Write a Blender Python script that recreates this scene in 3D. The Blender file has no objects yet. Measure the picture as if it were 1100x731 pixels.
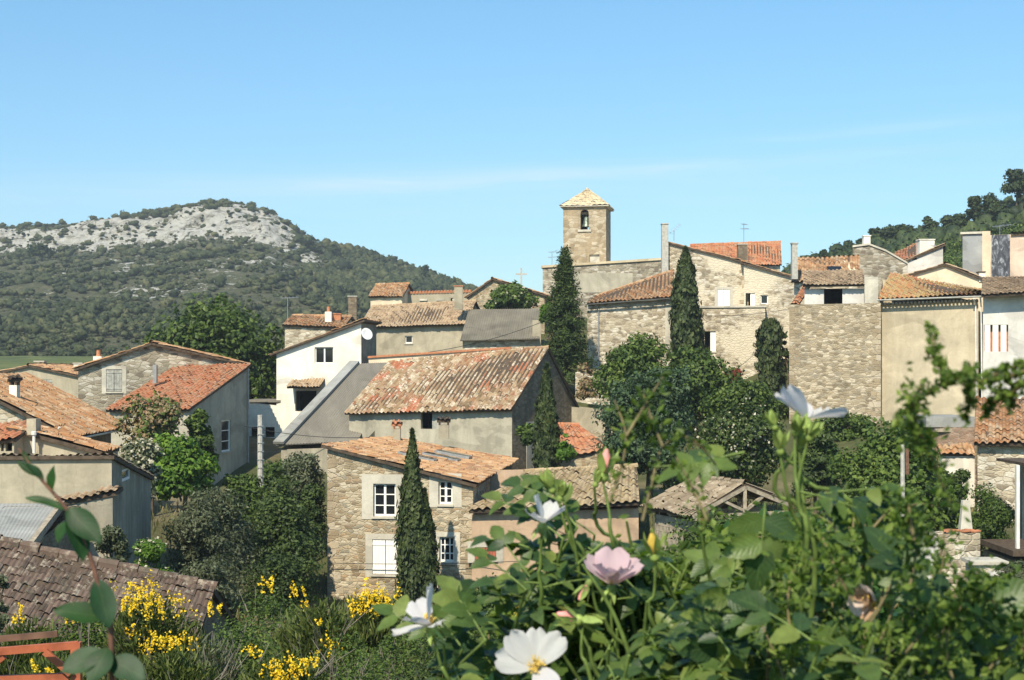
import bpy, math, random
import numpy as np
from mathutils import Vector, geometry
R = math.radians
random.seed(7)
scene = bpy.context.scene
COL = scene.collection
FPX, CX, CY = 1500.0, 550.0, 400.0      # photograph: focal length, centre column, horizon row (1100 px wide)

def pt(px, py, d):
    return Vector(((px - CX) / FPX * d, d, (CY - py) / FPX * d))
def zp(py, d):
    return (CY - py) / FPX * d
def xp(px, d):
    return (px - CX) / FPX * d

# ------------------------------------------------------------------ materials
class NT:
    def __init__(s, name):
        s.m = bpy.data.materials.new(name); s.m.use_nodes = True
        s.t = s.m.node_tree; s.b = s.t.nodes['Principled BSDF']; s.out = s.t.nodes['Material Output']
        s.b.inputs['Specular IOR Level'].default_value = 0.25
    def n(s, typ, **kw):
        nd = s.t.nodes.new(typ)
        for k, v in kw.items(): setattr(nd, k, v)
        return nd
    def l(s, a, b): s.t.links.new(a, b)
    def uv(s): return s.n('ShaderNodeUVMap').outputs[0]
    def obj(s): return s.n('ShaderNodeTexCoord').outputs['Object']
    def math(s, op, a, b=None, clamp=False):
        nd = s.n('ShaderNodeMath', operation=op); nd.use_clamp = clamp
        for i, v in enumerate((a, b)):
            if v is None: continue
            if isinstance(v, (int, float)): nd.inputs[i].default_value = v
            else: s.l(v, nd.inputs[i])
        return nd.outputs[0]
    def noise(s, vec, scale, detail=4, rough=.55, dist=0):
        nd = s.n('ShaderNodeTexNoise'); s.l(vec, nd.inputs['Vector'])
        nd.inputs['Scale'].default_value = scale; nd.inputs['Detail'].default_value = detail
        nd.inputs['Roughness'].default_value = rough; nd.inputs['Distortion'].default_value = dist
        return nd.outputs
    def vmul(s, vec, xyz):
        nd = s.n('ShaderNodeVectorMath', operation='MULTIPLY'); s.l(vec, nd.inputs[0]); nd.inputs[1].default_value = xyz
        return nd.outputs[0]
    def ramp(s, fac, stops, const=False):
        nd = s.n('ShaderNodeValToRGB'); s.l(fac, nd.inputs[0]); cr = nd.color_ramp
        if const: cr.interpolation = 'CONSTANT'
        while len(cr.elements) < len(stops): cr.elements.new(0.5)
        for e, (p, c) in zip(cr.elements, stops):
            e.position = p; e.color = (c, c, c, 1) if isinstance(c, (int, float)) else (*c, 1)
        return nd.outputs[0]
    def mix(s, fac, a, b, typ='MIX'):
        nd = s.n('ShaderNodeMix', data_type='RGBA', blend_type=typ)
        for i, v in ((0, fac), (6, a), (7, b)):
            if isinstance(v, (int, float)): nd.inputs[i].default_value = v
            elif isinstance(v, tuple): nd.inputs[i].default_value = (*v, 1)
            else: s.l(v, nd.inputs[i])
        return nd.outputs[2]
    def color(s, c):
        if isinstance(c, tuple): s.b.inputs['Base Color'].default_value = (*c, 1)
        else: s.l(c, s.b.inputs['Base Color'])
    def rough(s, r): s.b.inputs['Roughness'].default_value = r
    def bump(s, h, strength=.5, dist=.02):
        nd = s.n('ShaderNodeBump'); s.l(h, nd.inputs['Height'])
        nd.inputs['Strength'].default_value = strength; nd.inputs['Distance'].default_value = dist
        s.l(nd.outputs[0], s.b.inputs['Normal'])

def plain(name, c, rough=.7, var=.12, scale=3.0, metal=0):
    k = NT(name); o = k.obj(); n = k.noise(o, scale, 5)[0]
    lo = tuple(x * (1 - var * 1.6) for x in c); hi = tuple(min(1, x * (1 + var)) for x in c)
    k.color(k.ramp(n, [(.3, lo), (.7, hi)])); k.rough(rough); k.b.inputs['Metallic'].default_value = metal
    return k.m

def stone(name, cols, mortar, sx=3.0, sy=6.5, patch=None, mw=.07, stain=.35):
    """rubble masonry in metres (UV), irregular stones of mixed size with recessed joints"""
    k = NT(name); uv = k.uv()
    d = k.noise(uv, 2.2, 3)[1]
    nd = k.n('ShaderNodeVectorMath', operation='MULTIPLY_ADD'); k.l(d, nd.inputs[0]); nd.inputs[1].default_value = (.34, .2, 0); k.l(uv, nd.inputs[2])
    v = k.vmul(nd.outputs[0], (sx, sy, 1))
    a = k.n('ShaderNodeTexVoronoi'); a.voronoi_dimensions = '2D'; k.l(v, a.inputs['Vector']); a.inputs['Scale'].default_value = 1
    e = k.n('ShaderNodeTexVoronoi', feature='DISTANCE_TO_EDGE'); e.voronoi_dimensions = '2D'; k.l(v, e.inputs['Vector']); e.inputs['Scale'].default_value = 1
    sep = k.n('ShaderNodeSeparateColor'); k.l(a.outputs['Color'], sep.inputs[0])
    n = len(cols)
    c = k.ramp(sep.outputs[0], [(i / n, cc) for i, cc in enumerate(cols)], True)
    g = k.noise(uv, 14, 5, .7)[0]
    c = k.mix(.7, c, k.ramp(g, [(.3, .5), (.7, 1.15)]), 'MULTIPLY')
    mk = k.ramp(e.outputs['Distance'], [(mw * .3, 0.25), (mw * 1.8, 1.0)])
    big = k.noise(uv, .35, 5, .6)[0]
    c = k.mix(mk, mortar, c)
    c = k.mix(k.ramp(big, [(.35, stain), (.62, 0.0)]), c, tuple(x * .5 for x in mortar))
    b2 = k.noise(k.vmul(uv, (1.5, .5, 1)), .8, 5, .65)[0]
    c = k.mix(1.0, c, k.ramp(b2, [(.3, .72), (.55, 1.0), (.75, 1.18)]), 'MULTIPLY')
    if patch:                                             # worn plaster still covering part of the masonry
        pm = k.ramp(k.noise(uv, .28, 6, .62)[0], [(.47, 0.0), (.53, 1.0)])
        c = k.mix(pm, c, k.mix(.35, patch, k.ramp(g, [(.3, .6), (.7, 1.0)]), 'MULTIPLY'))
    k.color(c); k.rough(.9)
    k.bump(k.math('ADD', mk, k.math('MULTIPLY', g, .5)), .8, .04)
    return k.m

def plaster(name, c, stain=(.2, .19, .17), amt=.5, fine=.16):
    k = NT(name); uv = k.uv()
    big = k.noise(uv, .6, 6, .62, .6)[0]
    st = k.noise(k.vmul(uv, (1.3, .2, 1)), 1.0, 6, .68, .8)[0]
    f = k.noise(uv, 9, 5, .7)[0]
    hi = tuple(min(1, x * 1.1) for x in c); lo = tuple(x * .8 for x in c)
    col = k.ramp(big, [(.32, lo), (.66, hi)])
    col = k.mix(k.ramp(st, [(.45, 0.0), (.72, amt)]), col, stain)
    col = k.mix(fine * 2, col, k.ramp(f, [(.3, .6), (.65, 1.0)]), 'MULTIPLY')
    pn = k.noise(k.vmul(uv, (.7, 1, 1)), .42, 3, .5, 1.0)[0]
    col = k.mix(1.0, col, k.ramp(pn, [(.40, .80), (.44, 1.0), (.57, 1.0), (.60, 1.10)]), 'MULTIPLY')
    cr = k.n('ShaderNodeTexVoronoi', feature='DISTANCE_TO_EDGE'); cr.voronoi_dimensions = '2D'
    dn = k.noise(uv, 1.6, 4)[1]
    nd = k.n('ShaderNodeVectorMath', operation='MULTIPLY_ADD'); k.l(dn, nd.inputs[0]); nd.inputs[1].default_value = (.9, .9, 0); k.l(uv, nd.inputs[2])
    k.l(nd.outputs[0], cr.inputs['Vector']); cr.inputs['Scale'].default_value = .45
    col = k.mix(k.ramp(cr.outputs['Distance'], [(.0, .35), (.012, 0.0)]), col, tuple(x * .5 for x in c))
    k.color(col); k.rough(.9); k.bump(f, .3, .02)
    return k.m

def tiles(name, cols, moss=(.17, .14, .08), mossamt=.4, pale=(.5, .44, .34), paleamt=.2, patch=None):
    """UV = (tile column, tile row): every tile gets a fired colour of its own, lichen and moss spread over them"""
    k = NT(name); uv = k.uv()
    fl = k.n('ShaderNodeVectorMath', operation='FLOOR'); k.l(uv, fl.inputs[0])
    w = k.n('ShaderNodeTexWhiteNoise', noise_dimensions='2D'); k.l(fl.outputs[0], w.inputs['Vector'])
    n = len(cols)
    reg = k.noise(uv, .12, 4, .6)[0]
    fac = k.math('ADD', k.math('MULTIPLY', w.outputs['Value'], .62), k.math('MULTIPLY', k.math('SUBTRACT', reg, .3), .9), True)
    c = k.ramp(fac, [((i + .5) / n, cc) for i, cc in enumerate(cols)])
    if patch:
        pm = k.ramp(k.noise(k.vmul(uv, (.16, .22, 1)), 1.0, 2, .5)[0], [(.60, 0.0), (.64, .8)])
        c = k.mix(pm, c, patch)
    ob = k.obj(); ln = k.noise(ob, 2.6, 6, .72)[0]
    c = k.mix(k.ramp(ln, [(.5, 0.0), (.66, mossamt)]), c, moss)
    l2 = k.noise(ob, 5.5, 5, .75)[0]
    sep = k.n('ShaderNodeSeparateColor'); k.l(w.outputs['Color'], sep.inputs[0])
    c = k.mix(k.math('MULTIPLY', k.ramp(l2, [(.5, 0.0), (.6, 1.0)]), k.ramp(sep.outputs[1], [(.3, 0.0), (.8, paleamt * 2)])), c, pale)
    k.color(c); k.rough(.85); k.bump(l2, .4, .02)
    return k.m

def leafmat(name, cols, trans=.3, rough=.5, big=.5):
    """UV.x is a random number per leaf"""
    k = NT(name); uv = k.uv()
    sep = k.n('ShaderNodeSeparateXYZ'); k.l(uv, sep.inputs[0])
    n = len(cols)
    bn = k.noise(k.obj(), big, 3)[0]
    f = k.math('ADD', k.math('MULTIPLY', sep.outputs[0], .65), k.math('MULTIPLY', k.math('SUBTRACT', bn, .32), .95), True)
    c = k.ramp(f, [((i + .5) / n, cc) for i, cc in enumerate(cols)])
    k.color(c); k.rough(rough)
    tr = k.n('ShaderNodeBsdfTranslucent'); 
    k.l(k.mix(1.0, c, (1.0, 1.15, .5), 'MULTIPLY'), tr.inputs[0])
    mx = k.n('ShaderNodeMixShader'); mx.inputs[0].default_value = trans
    k.l(k.b.outputs[0], mx.inputs[1]); k.l(tr.outputs[0], mx.inputs[2]); k.l(mx.outputs[0], k.out.inputs[0])
    return k.m

M = {}
warm = [(0.485, 0.388, 0.254), (0.368, 0.281, 0.172), (0.582, 0.485, 0.334), (0.262, 0.194, 0.121), (0.446, 0.31, 0.183), (0.64, 0.552, 0.404), (0.33, 0.291, 0.213), (0.524, 0.426, 0.293)]
pale_ = [(0.602, 0.523, 0.385), (0.485, 0.407, 0.284), (0.679, 0.601, 0.475), (0.349, 0.281, 0.192), (0.553, 0.466, 0.334), (0.737, 0.669, 0.546), (0.291, 0.242, 0.172)]
grey_ = [(0.427, 0.378, 0.284), (0.301, 0.262, 0.192), (0.533, 0.475, 0.374), (0.204, 0.165, 0.121), (0.378, 0.32, 0.233), (0.621, 0.563, 0.467)]
M['stone_warm'] = stone('warm rubble stone', warm, (.52, .44, .30), 3.6, 8.0)
M['stone_pale'] = stone('pale rubble stone', pale_, (.5, .43, .32), 2.6, 5.5, stain=.2)
M['stone_patch'] = stone('rubble stone under worn plaster', pale_, (.48, .41, .3), 2.6, 5.5, (.66, .58, .44), stain=.2)
M['stone_grey'] = stone('grey rubble stone', grey_, (.38, .33, .25), 2.4, 5.5)
M['stone_small'] = stone('small course stone', [(0.52, 0.422, 0.284), (0.36, 0.288, 0.189), (0.62, 0.509, 0.36), (0.28, 0.221, 0.142), (0.46, 0.355, 0.227), (0.7, 0.595, 0.444), (0.4, 0.336, 0.246)], (.47, .40, .28), 3.0, 8.0, stain=.3)
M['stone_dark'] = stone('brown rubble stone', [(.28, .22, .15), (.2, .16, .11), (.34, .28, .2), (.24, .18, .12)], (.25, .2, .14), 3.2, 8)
M['ashlar'] = stone('tower ashlar', [(.46, .37, .25), (.4, .31, .2), (.52, .43, .3), (.36, .28, .18), (.55, .47, .35)], (.43, .35, .24), 1.7, 3.3, mw=.04, stain=.2)
M['brick_old'] = stone('old brick', [(.4, .25, .17), (.34, .2, .13), (.46, .32, .23), (.3, .19, .13)], (.42, .34, .26), 4.5, 9)
M['white'] = plaster('whitewash', (.78, .73, .63), (.55, .5, .42), .25, .06)
M['cream'] = plaster('cream render', (.72, .59, .42), (.5, .4, .28), .3, .08)
M['tan'] = plaster('tan render', (.52, .44, .31), (.33, .27, .18), .45)
M['grey'] = plaster('grey cement render', (.44, .40, .31), (.19, .19, .15), .45)
M['grey_dark'] = plaster('weathered and shaded side render', (.37, .33, .25), (.13, .12, .10), .7)  # weathered walls; its darker grey also paints shade onto some house sides
M['beige'] = plaster('beige render', (.42, .37, .27), (.22, .19, .14), .5)
M['pink'] = plaster('pinkish render', (.52, .37, .25), (.3, .2, .13), .45)
M['pale_grey'] = plaster('pale grey render', (.62, .59, .54), (.45, .42, .38), .3, .08)
M['rose'] = plaster('pale pink render', (.72, .55, .43), (.5, .38, .28), .25, .08)
M['lime'] = plaster('lime plaster surround', (.55, .51, .42), (.36, .32, .26), .5)
M['zinc'] = plaster('grey sheet cladding', (.33, .34, .34), (.3, .31, .33), .3, .06)
OR = [(.25, .105, .045), (.36, .17, .07), (.41, .225, .11), (.28, .15, .075), (.46, .30, .17), (.19, .10, .05)]
M['tile_orange'] = tiles('orange canal tile', OR, moss=(.13, .09, .045), mossamt=.75, paleamt=.3)
M['tile_farm'] = tiles('sunbleached orange tile', [(.28, .13, .055), (.40, .20, .09), (.46, .285, .15), (.23, .115, .06), (.43, .24, .115), (.50, .35, .21)], mossamt=.5, paleamt=.25)
M['tile_mixed'] = tiles('mixed old canal tile', [(.15, .10, .055), (.27, .18, .10), (.36, .255, .15), (.26, .12, .06), (.46, .37, .25), (.19, .135, .075)], mossamt=.45, paleamt=.5, patch=(.38, .115, .05), pale=(.62, .56, .45))
M['tile_moss'] = tiles('mossy canal tile', [(.22, .15, .08), (.36, .27, .16), (.42, .33, .2), (.28, .2, .11), (.46, .36, .24)], moss=(.30, .23, .07), mossamt=.55, paleamt=.3)
M['tile_tan'] = tiles('tan canal tile', [(.26, .18, .11), (.36, .25, .15), (.44, .32, .2), (.3, .2, .12), (.5, .38, .26)], mossamt=.35, paleamt=.25)
M['tile_lichen'] = tiles('lichen covered tile', [(.45, .16, .07), (.5, .24, .1), (.42, .28, .12), (.5, .36, .18), (.34, .2, .1)], moss=(.42, .32, .08), mossamt=.6, paleamt=.25, patch=(.5, .15, .07))
M['tile_mauve'] = tiles('faded brown tile', [(.06, .042, .032), (.105, .07, .052), (.15, .102, .078), (.075, .053, .04), (.2, .15, .115)], moss=(.075, .065, .045), mossamt=.9, paleamt=.25)
M['tile_weather'] = tiles('weathered grey brown tile', [(.2, .15, .1), (.28, .22, .15), (.16, .12, .08), (.34, .27, .19)], mossamt=.5, paleamt=.25)
M['tile_pale'] = tiles('pale tower tile', [(.5, .4, .25), (.6, .5, .33), (.44, .35, .22), (.66, .57, .4)], mossamt=.2, paleamt=.4)
M['tile_red'] = tiles('red canal tile', [(.38, .13, .06), (.46, .18, .085), (.42, .21, .11), (.30, .11, .055)], mossamt=.3, paleamt=.25)
M['sheet'] = plaster('fibre cement sheet', (.22, .20, .165), (.15, .14, .11), .5)
M['sheet_brown'] = plaster('brown weathered sheet', (.19, .17, .13), (.12, .10, .08), .5)
M['sheet_pale'] = plaster('pale fibre cement', (.30, .30, .28), (.3, .29, .26), .5)
M['wood'] = plain('grey weathered wood', (.34, .28, .2), .85, .3, 6)
M['wood_pale'] = plain('pale beam', (.36, .30, .22), .85, .25, 6)
M['soffit'] = plain('dark soffit wood', (.09, .065, .045), .9, .3, 5)
M['frame'] = plain('white window paint', (.82, .8, .75), .5, .04)
M['shut_white'] = plain('white shutter paint', (.84, .81, .76), .55, .05)
M['shut_red'] = plain('brick red paint', (.42, .12, .07), .6, .15, 8)
M['shut_grey'] = plain('grey shutter paint', (.36, .35, .31), .7, .25, 5)
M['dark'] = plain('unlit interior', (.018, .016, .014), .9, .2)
k = NT('window glass'); k.color((.012, .014, .016)); k.rough(.08); k.b.inputs['Specular IOR Level'].default_value = .5; M['glass'] = k.m
M['gutter'] = plain('white gutter', (.7, .68, .63), .5, .1)
M['zincpipe'] = plain('zinc pipe', (.35, .35, .34), .45, .15, 5, .5)
M['metal'] = plain('grey aluminium', (.4, .4, .41), .4, .1, 5, .7)
M['dish'] = plain('white dish enamel', (.75, .74, .72), .4, .04)
M['bronze'] = plain('bronze bell', (.16, .2, .17), .45, .3, 6, .6)
M['concrete'] = plain('concrete', (.44, .42, .37), .85, .2, 6)
M['terracotta'] = plain('terracotta', (.48, .2, .1), .8, .2, 6)
M['red_paint'] = plain('weathered red paint', (.40, .115, .055), .6, .3, 7)
M['rust'] = plain('rusty brown bar', (.17, .09, .06), .8, .3, 8)
M['cable'] = plain('black cable', (.03, .03, .03), .7, .1)
M['blue_black'] = plain('dark awning cloth', (.03, .03, .035), .7, .2)
k = NT('tar stain'); uv = k.uv(); a = k.noise(k.vmul(uv, (2.2, .9, 1)), 1.4, 7, .75, 1.2)[0]
k.color(k.ramp(a, [(.38, (.035, .037, .045)), (.52, (.08, .085, .1)), (.6, (.32, .33, .36)), (.7, (.55, .54, .52))])); k.rough(.7); M['tar'] = k.m
M['bark'] = plain('bark', (.13, .1, .07), .95, .35, 8)
M['bark_grey'] = plain('pale bark', (.34, .31, .26), .95, .25, 8)
M['twig_grey'] = plain('dead grey twig', (.24, .21, .17), .95, .25, 20)
M['lf_dark'] = leafmat('dark evergreen leaf', [(.022, .040, .011), (.042, .068, .016), (.068, .102, .024), (.11, .15, .038)])
M['lf_mid'] = leafmat('mid green leaf', [(.03, .058, .012), (.06, .10, .018), (.10, .155, .028), (.165, .22, .045)])
M['lf_deep'] = leafmat('deep green leaf', [(.024, .046, .011), (.048, .082, .015), (.08, .125, .022), (.14, .19, .038)])
M['lf_bright'] = leafmat('bright green leaf', [(.045, .10, .010), (.075, .15, .015), (.12, .21, .025), (.19, .29, .04)])
M['lf_olive'] = leafmat('olive grey leaf', [(.05, .06, .03), (.08, .095, .045), (.125, .145, .08), (.2, .215, .13)])
M['lf_blue'] = leafmat('blue green leaf', [(.022, .046, .022), (.04, .072, .034), (.065, .11, .05), (.11, .16, .08)])
M['lf_cyp'] = leafmat('cypress foliage', [(.018, .030, .010), (.03, .047, .014), (.05, .072, .02), (.08, .10, .03)], .12, .6, 1.2)
M['lf_pine'] = leafmat('pine needles', [(.016, .028, .012), (.026, .044, .016), (.045, .068, .022), (.075, .10, .032)], .12, .6, .15)
M['lf_scrub'] = leafmat('hill scrub', [(.020, .031, .012), (.034, .046, .017), (.056, .067, .024), (.10, .10, .045)], .1, .7, .05)
M['lf_broom'] = leafmat('broom stems', [(.035, .052, .012), (.065, .092, .02), (.11, .14, .03), (.17, .19, .055)], .25, .6, .8)
M['lf_yellow'] = leafmat('broom flowers', [(.62, .36, .01), (.78, .52, .015), (.85, .62, .03), (.8, .55, .03)], .25, .5, 2)
M['lf_white'] = leafmat('white blossom', [(.30, .28, .18), (.42, .39, .28), (.54, .5, .4), (.36, .34, .2)], .2, .5, 2)
M['lf_rust'] = leafmat('pinkish faded blossom', [(.2, .12, .07), (.28, .18, .1), (.2, .19, .08), (.34, .24, .15)], .2, .5, 2)
M['lf_red'] = leafmat('red creeper leaf', [(.14, .03, .018), (.2, .04, .025), (.11, .035, .015), (.24, .07, .03)], .2)
M['lf_grass'] = leafmat('dry grass', [(.06, .075, .02), (.10, .11, .035), (.16, .15, .06), (.25, .2, .1)], .2, .7, .2)

# ------------------------------------------------------------------ mesh building
class MB:
    def __init__(s): s.v = []; s.nv = 0; s.f = []      # f: (faces array m*k, uv array or None, mat)
    def add(s, verts, faces, uv=None, mat=0):
        verts = np.asarray(verts, float).reshape(-1, 3); faces = np.asarray(faces, int)
        s.v.append(verts); s.f.append((faces + s.nv, uv, mat)); s.nv += len(verts)
    def poly(s, pts, mat=0, uv=None): s.add([tuple(p) for p in pts], [list(range(len(pts)))], uv, mat)
    def hexa(s, c, mat=0):          # c: 8 corners, bottom 4 (ccw from above) then top 4
        s.add([tuple(p) for p in c], [(3, 2, 1, 0), (4, 5, 6, 7), (0, 1, 5, 4), (1, 2, 6, 5), (2, 3, 7, 6), (3, 0, 4, 7)], None, mat)
    def box(s, x0, x1, y0, y1, z0, z1, mat=0):
        s.hexa([(x0, y0, z0), (x1, y0, z0), (x1, y1, z0), (x0, y1, z0), (x0, y0, z1), (x1, y0, z1), (x1, y1, z1), (x0, y1, z1)], mat)
    def bar(s, a, b, w, h, mat=0, up=Vector((0, 0, 1))):
        a, b = Vector(a), Vector(b); t = (b - a).normalized()
        if abs(t.dot(up)) > .95: up = Vector((0, 1, 0))
        x = t.cross(up).normalized() * (w / 2); y = x.cross(t).normalized() * (h / 2)
        s.hexa([a - x - y, a + x - y, b + x - y, b - x - y, a - x + y, a + x + y, b + x + y, b - x + y], mat)
    def tube(s, path, rad, n=7, mat=0, cap=True):
        path = [Vector(p) for p in path]; m = len(path)
        rad = rad if isinstance(rad, (list, tuple)) else [rad] * m
        vs = []; prev = None
        for i, p in enumerate(path):
            t = (path[min(i + 1, m - 1)] - path[max(i - 1, 0)]).normalized()
            ref = prev if prev is not None else (Vector((1, 0, 0)) if abs(t.x) < .9 else Vector((0, 1, 0)))
            x = (ref - t * ref.dot(t)).normalized(); prev = x; y = t.cross(x)
            for j in range(n):
                a = 2 * math.pi * j / n; q = p + (x * math.cos(a) + y * math.sin(a)) * rad[i]; vs.append(tuple(q))
        fs = [(i * n + j, i * n + (j + 1) % n, (i + 1) * n + (j + 1) % n, (i + 1) * n + j) for i in range(m - 1) for j in range(n)]
        s.add(vs, fs, None, mat)
        if cap:
            s.add(vs[-n:], [list(range(n))], None, mat); s.add(vs[:n][::-1], [list(range(n))], None, mat)
    def lathe(s, c, prof, n=12, mat=0, axis=Vector((0, 0, 1)), xref=None):
        axis = axis.normalized(); x = (xref or (Vector((1, 0, 0)) if abs(axis.x) < .9 else Vector((0, 1, 0)))); x = (x - axis * x.dot(axis)).normalized(); y = axis.cross(x)
        c = Vector(c); vs = [tuple(c + axis * z + (x * math.cos(2 * math.pi * j / n) + y * math.sin(2 * math.pi * j / n)) * r) for r, z in prof for j in range(n)]
        fs = [(i * n + j, i * n + (j + 1) % n, (i + 1) * n + (j + 1) % n, (i + 1) * n + j) for i in range(len(prof) - 1) for j in range(n)]
        s.add(vs, fs, None, mat)
    def build(s, name, mats, parent=None, origin=None, smooth=False, loc=None):
        if not isinstance(mats, (list, tuple)): mats = [mats]
        V = np.concatenate(s.v)
        org = Vector(origin) if origin is not None else (root_of(parent).location.copy() if parent else Vector((0, 0, 0)))
        loops = np.concatenate([f.ravel() for f, _, _ in s.f]); counts = np.concatenate([np.full(len(f), f.shape[1]) for f, _, _ in s.f])
        midx = np.concatenate([np.full(len(f), m) for f, _, m in s.f])
        uvs = []
        for f, uv, _ in s.f:
            if uv is not None: uvs.append(np.asarray(uv, float).reshape(-1, 2)); continue
            P = V[f]; nrm = np.cross(P[:, 1] - P[:, 0], P[:, 2] - P[:, 0]); L = np.linalg.norm(nrm, axis=1, keepdims=True) + 1e-12; nrm /= L
            hz = np.stack([-nrm[:, 1], nrm[:, 0]], 1); hl = np.linalg.norm(hz, axis=1, keepdims=True); flat = hl[:, 0] < .6
            hz = np.where(hl > 1e-6, hz / (hl + 1e-12), [[1., 0.]])
            u = (P[:, :, :2] * hz[:, None, :]).sum(2); v = P[:, :, 2].copy()
            u[flat] = P[flat][:, :, 0]; v[flat] = P[flat][:, :, 1]
            uvs.append(np.stack([u, v], 2).reshape(-1, 2))
        UV = np.concatenate(uvs)
        me = bpy.data.meshes.new(name)
        me.vertices.add(len(V)); me.vertices.foreach_set('co', (V - np.array(org)).astype(np.float32).ravel())
        me.loops.add(len(loops)); me.loops.foreach_set('vertex_index', loops.astype(np.int32))
        me.polygons.add(len(counts))
        starts = np.concatenate([[0], np.cumsum(counts)[:-1]])
        me.polygons.foreach_set('loop_start', starts.astype(np.int32)); me.polygons.foreach_set('loop_total', counts.astype(np.int32))
        me.polygons.foreach_set('material_index', midx.astype(np.int32))
        me.polygons.foreach_set('use_smooth', np.full(len(counts), bool(smooth)))
        lay = me.uv_layers.new(name='UVMap'); lay.data.foreach_set('uv', UV.astype(np.float32).ravel())
        for m in mats: me.materials.append(m)
        me.update(calc_edges=True); me.validate()
        o = bpy.data.objects.new(name, me); COL.objects.link(o)
        if parent: o.parent = parent
        else: o.location = loc if loc is not None else org
        return o

def root_of(o):
    while o.parent: o = o.parent
    return o
def tag(o, label=None, cat=None, group=None, kind=None):
    if label: o['label'] = label
    if cat: o['category'] = cat
    if group: o['group'] = group
    if kind: o['kind'] = kind
    return o
def thing(name, loc, label, cat, group=None):
    o = bpy.data.objects.new(name, None); COL.objects.link(o); o.location = loc; o.empty_display_size = .2
    return tag(o, label, cat, group)

# ------------------------------------------------------------------ roofs
def tile_chunk(mb, TL, TR, BL, BR, mat=0, pitch=.26, row=.42, amp=.055, rng=None, slab=True, smat=1, ridge=False, uvo=None):
    rng = rng or np.random.default_rng(random.randrange(10 ** 6))
    TL, TR, BL, BR = (np.array(p, float) for p in (TL, TR, BL, BR))
    w = (np.linalg.norm(TR - TL) + np.linalg.norm(BR - BL)) / 2; ln = (np.linalg.norm(BL - TL) + np.linalg.norm(BR - TR)) / 2
    nc = max(2, int(round(w / pitch))); nr = max(1, int(round(ln / row))); K = 6
    n = np.cross(TR - BL, TL - BR); n /= np.linalg.norm(n)
    if n[2] < 0: n = -n
    t = np.arange(nc * K + 1) / K
    ph = t - np.floor(t)
    prof = np.where(ph < .62, np.sin(np.pi * np.minimum(ph, .62) / .62) ** .75 * amp, -np.sin(np.pi * (ph - .62) / .38) * amp * .35)
    ci = np.minimum(np.floor(t).astype(int), nc - 1)
    jc = rng.normal(0, .03, nc); wav = rng.normal(0, 1, 6)
    vs = []; fs = []; uv = []; base = 0; uo = rng.integers(0, 500) if uvo is None else uvo
    for r in range(nr):
        hj = rng.normal(0, .016, nc)[ci]; dj = rng.normal(0, .07, nc)[ci]; lj = rng.normal(0, .06, nc)[ci] * 0
        for e in (0, 1):
            v = (r + (0 if e == 0 else 1.12)) / nr
            v = np.clip(v + dj / nr * (1 if (0 < r + e < nr) else .6), -.02, 1.0 + .25 / nr)
            u = np.clip((t + jc[ci] * .6) / nc, 0, 1)
            P = ((1 - v)[:, None] * ((1 - u)[:, None] * TL + u[:, None] * TR) + v[:, None] * ((1 - u)[:, None] * BL + u[:, None] * BR))
            sag = .05 * np.sin(u * 5 + wav[0]) * np.sin(v * 3 + wav[1]) + .025 * np.sin(u * 13 + wav[2]) * np.cos(v * 5 + wav[3])
            h = prof + hj + (.022 if e else 0.0) + sag + .02
            vs.append(P + n * h[:, None])
        m = len(t); a = base + np.arange(m - 1)
        fs.append(np.stack([a, a + m, a + m + 1, a + 1], 1))
        u0 = t[:-1]; u1 = t[1:] - 1e-3
        q = np.zeros((m - 1, 4, 2)); q[:, 0] = np.stack([u0, np.full(m - 1, r + .05)], 1); q[:, 1] = np.stack([u0, np.full(m - 1, r + .95)], 1)
        q[:, 2] = np.stack([u1, np.full(m - 1, r + .95)], 1); q[:, 3] = np.stack([u1, np.full(m - 1, r + .05)], 1); q[..., 0] += uo; q[..., 1] += uo
        uv.append(q); base += 2 * m
    mb.add(np.concatenate(vs), np.concatenate(fs), np.concatenate(uv).reshape(-1, 2), mat)
    if slab:
        lo, hi = -.14, -.02
        up = BL + (TL - BL) * 1.0
        sh = (TL - BL) / np.linalg.norm(TL - BL) * .06
        c = [BL + sh + n * lo, BR + sh + n * lo, TR + n * lo, TL + n * lo, BL + sh + n * hi, BR + sh + n * hi, TR + n * hi, TL + n * hi]
        mb.hexa([tuple(p) for p in c], smat)
    if ridge:
        L = np.linalg.norm(TR - TL); k = max(2, int(L / .42)); e = (TR - TL) / L
        for i in range(k):
            a = TL + (TR - TL) * i / k; b = TL + (TR - TL) * (i + 1.08) / k
            j = rng.normal(0, .012)
            y = np.cross(n, e); sec = [(-.13, -.03), (-.09, .07), (0, .12), (.09, .07), (.13, -.03)]
            va = [a + y * s * .9 + n * (h + j) for s, h in sec]; vb = [b + y * s * 1.1 + n * (h + j + .03) for s, h in sec]
            mb.add(va + vb, [(q, q + 1, q + 6, q + 5) for q in range(4)], np.tile([[uo + i + .5, uo + 900.5]], (16, 1)), mat)

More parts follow.
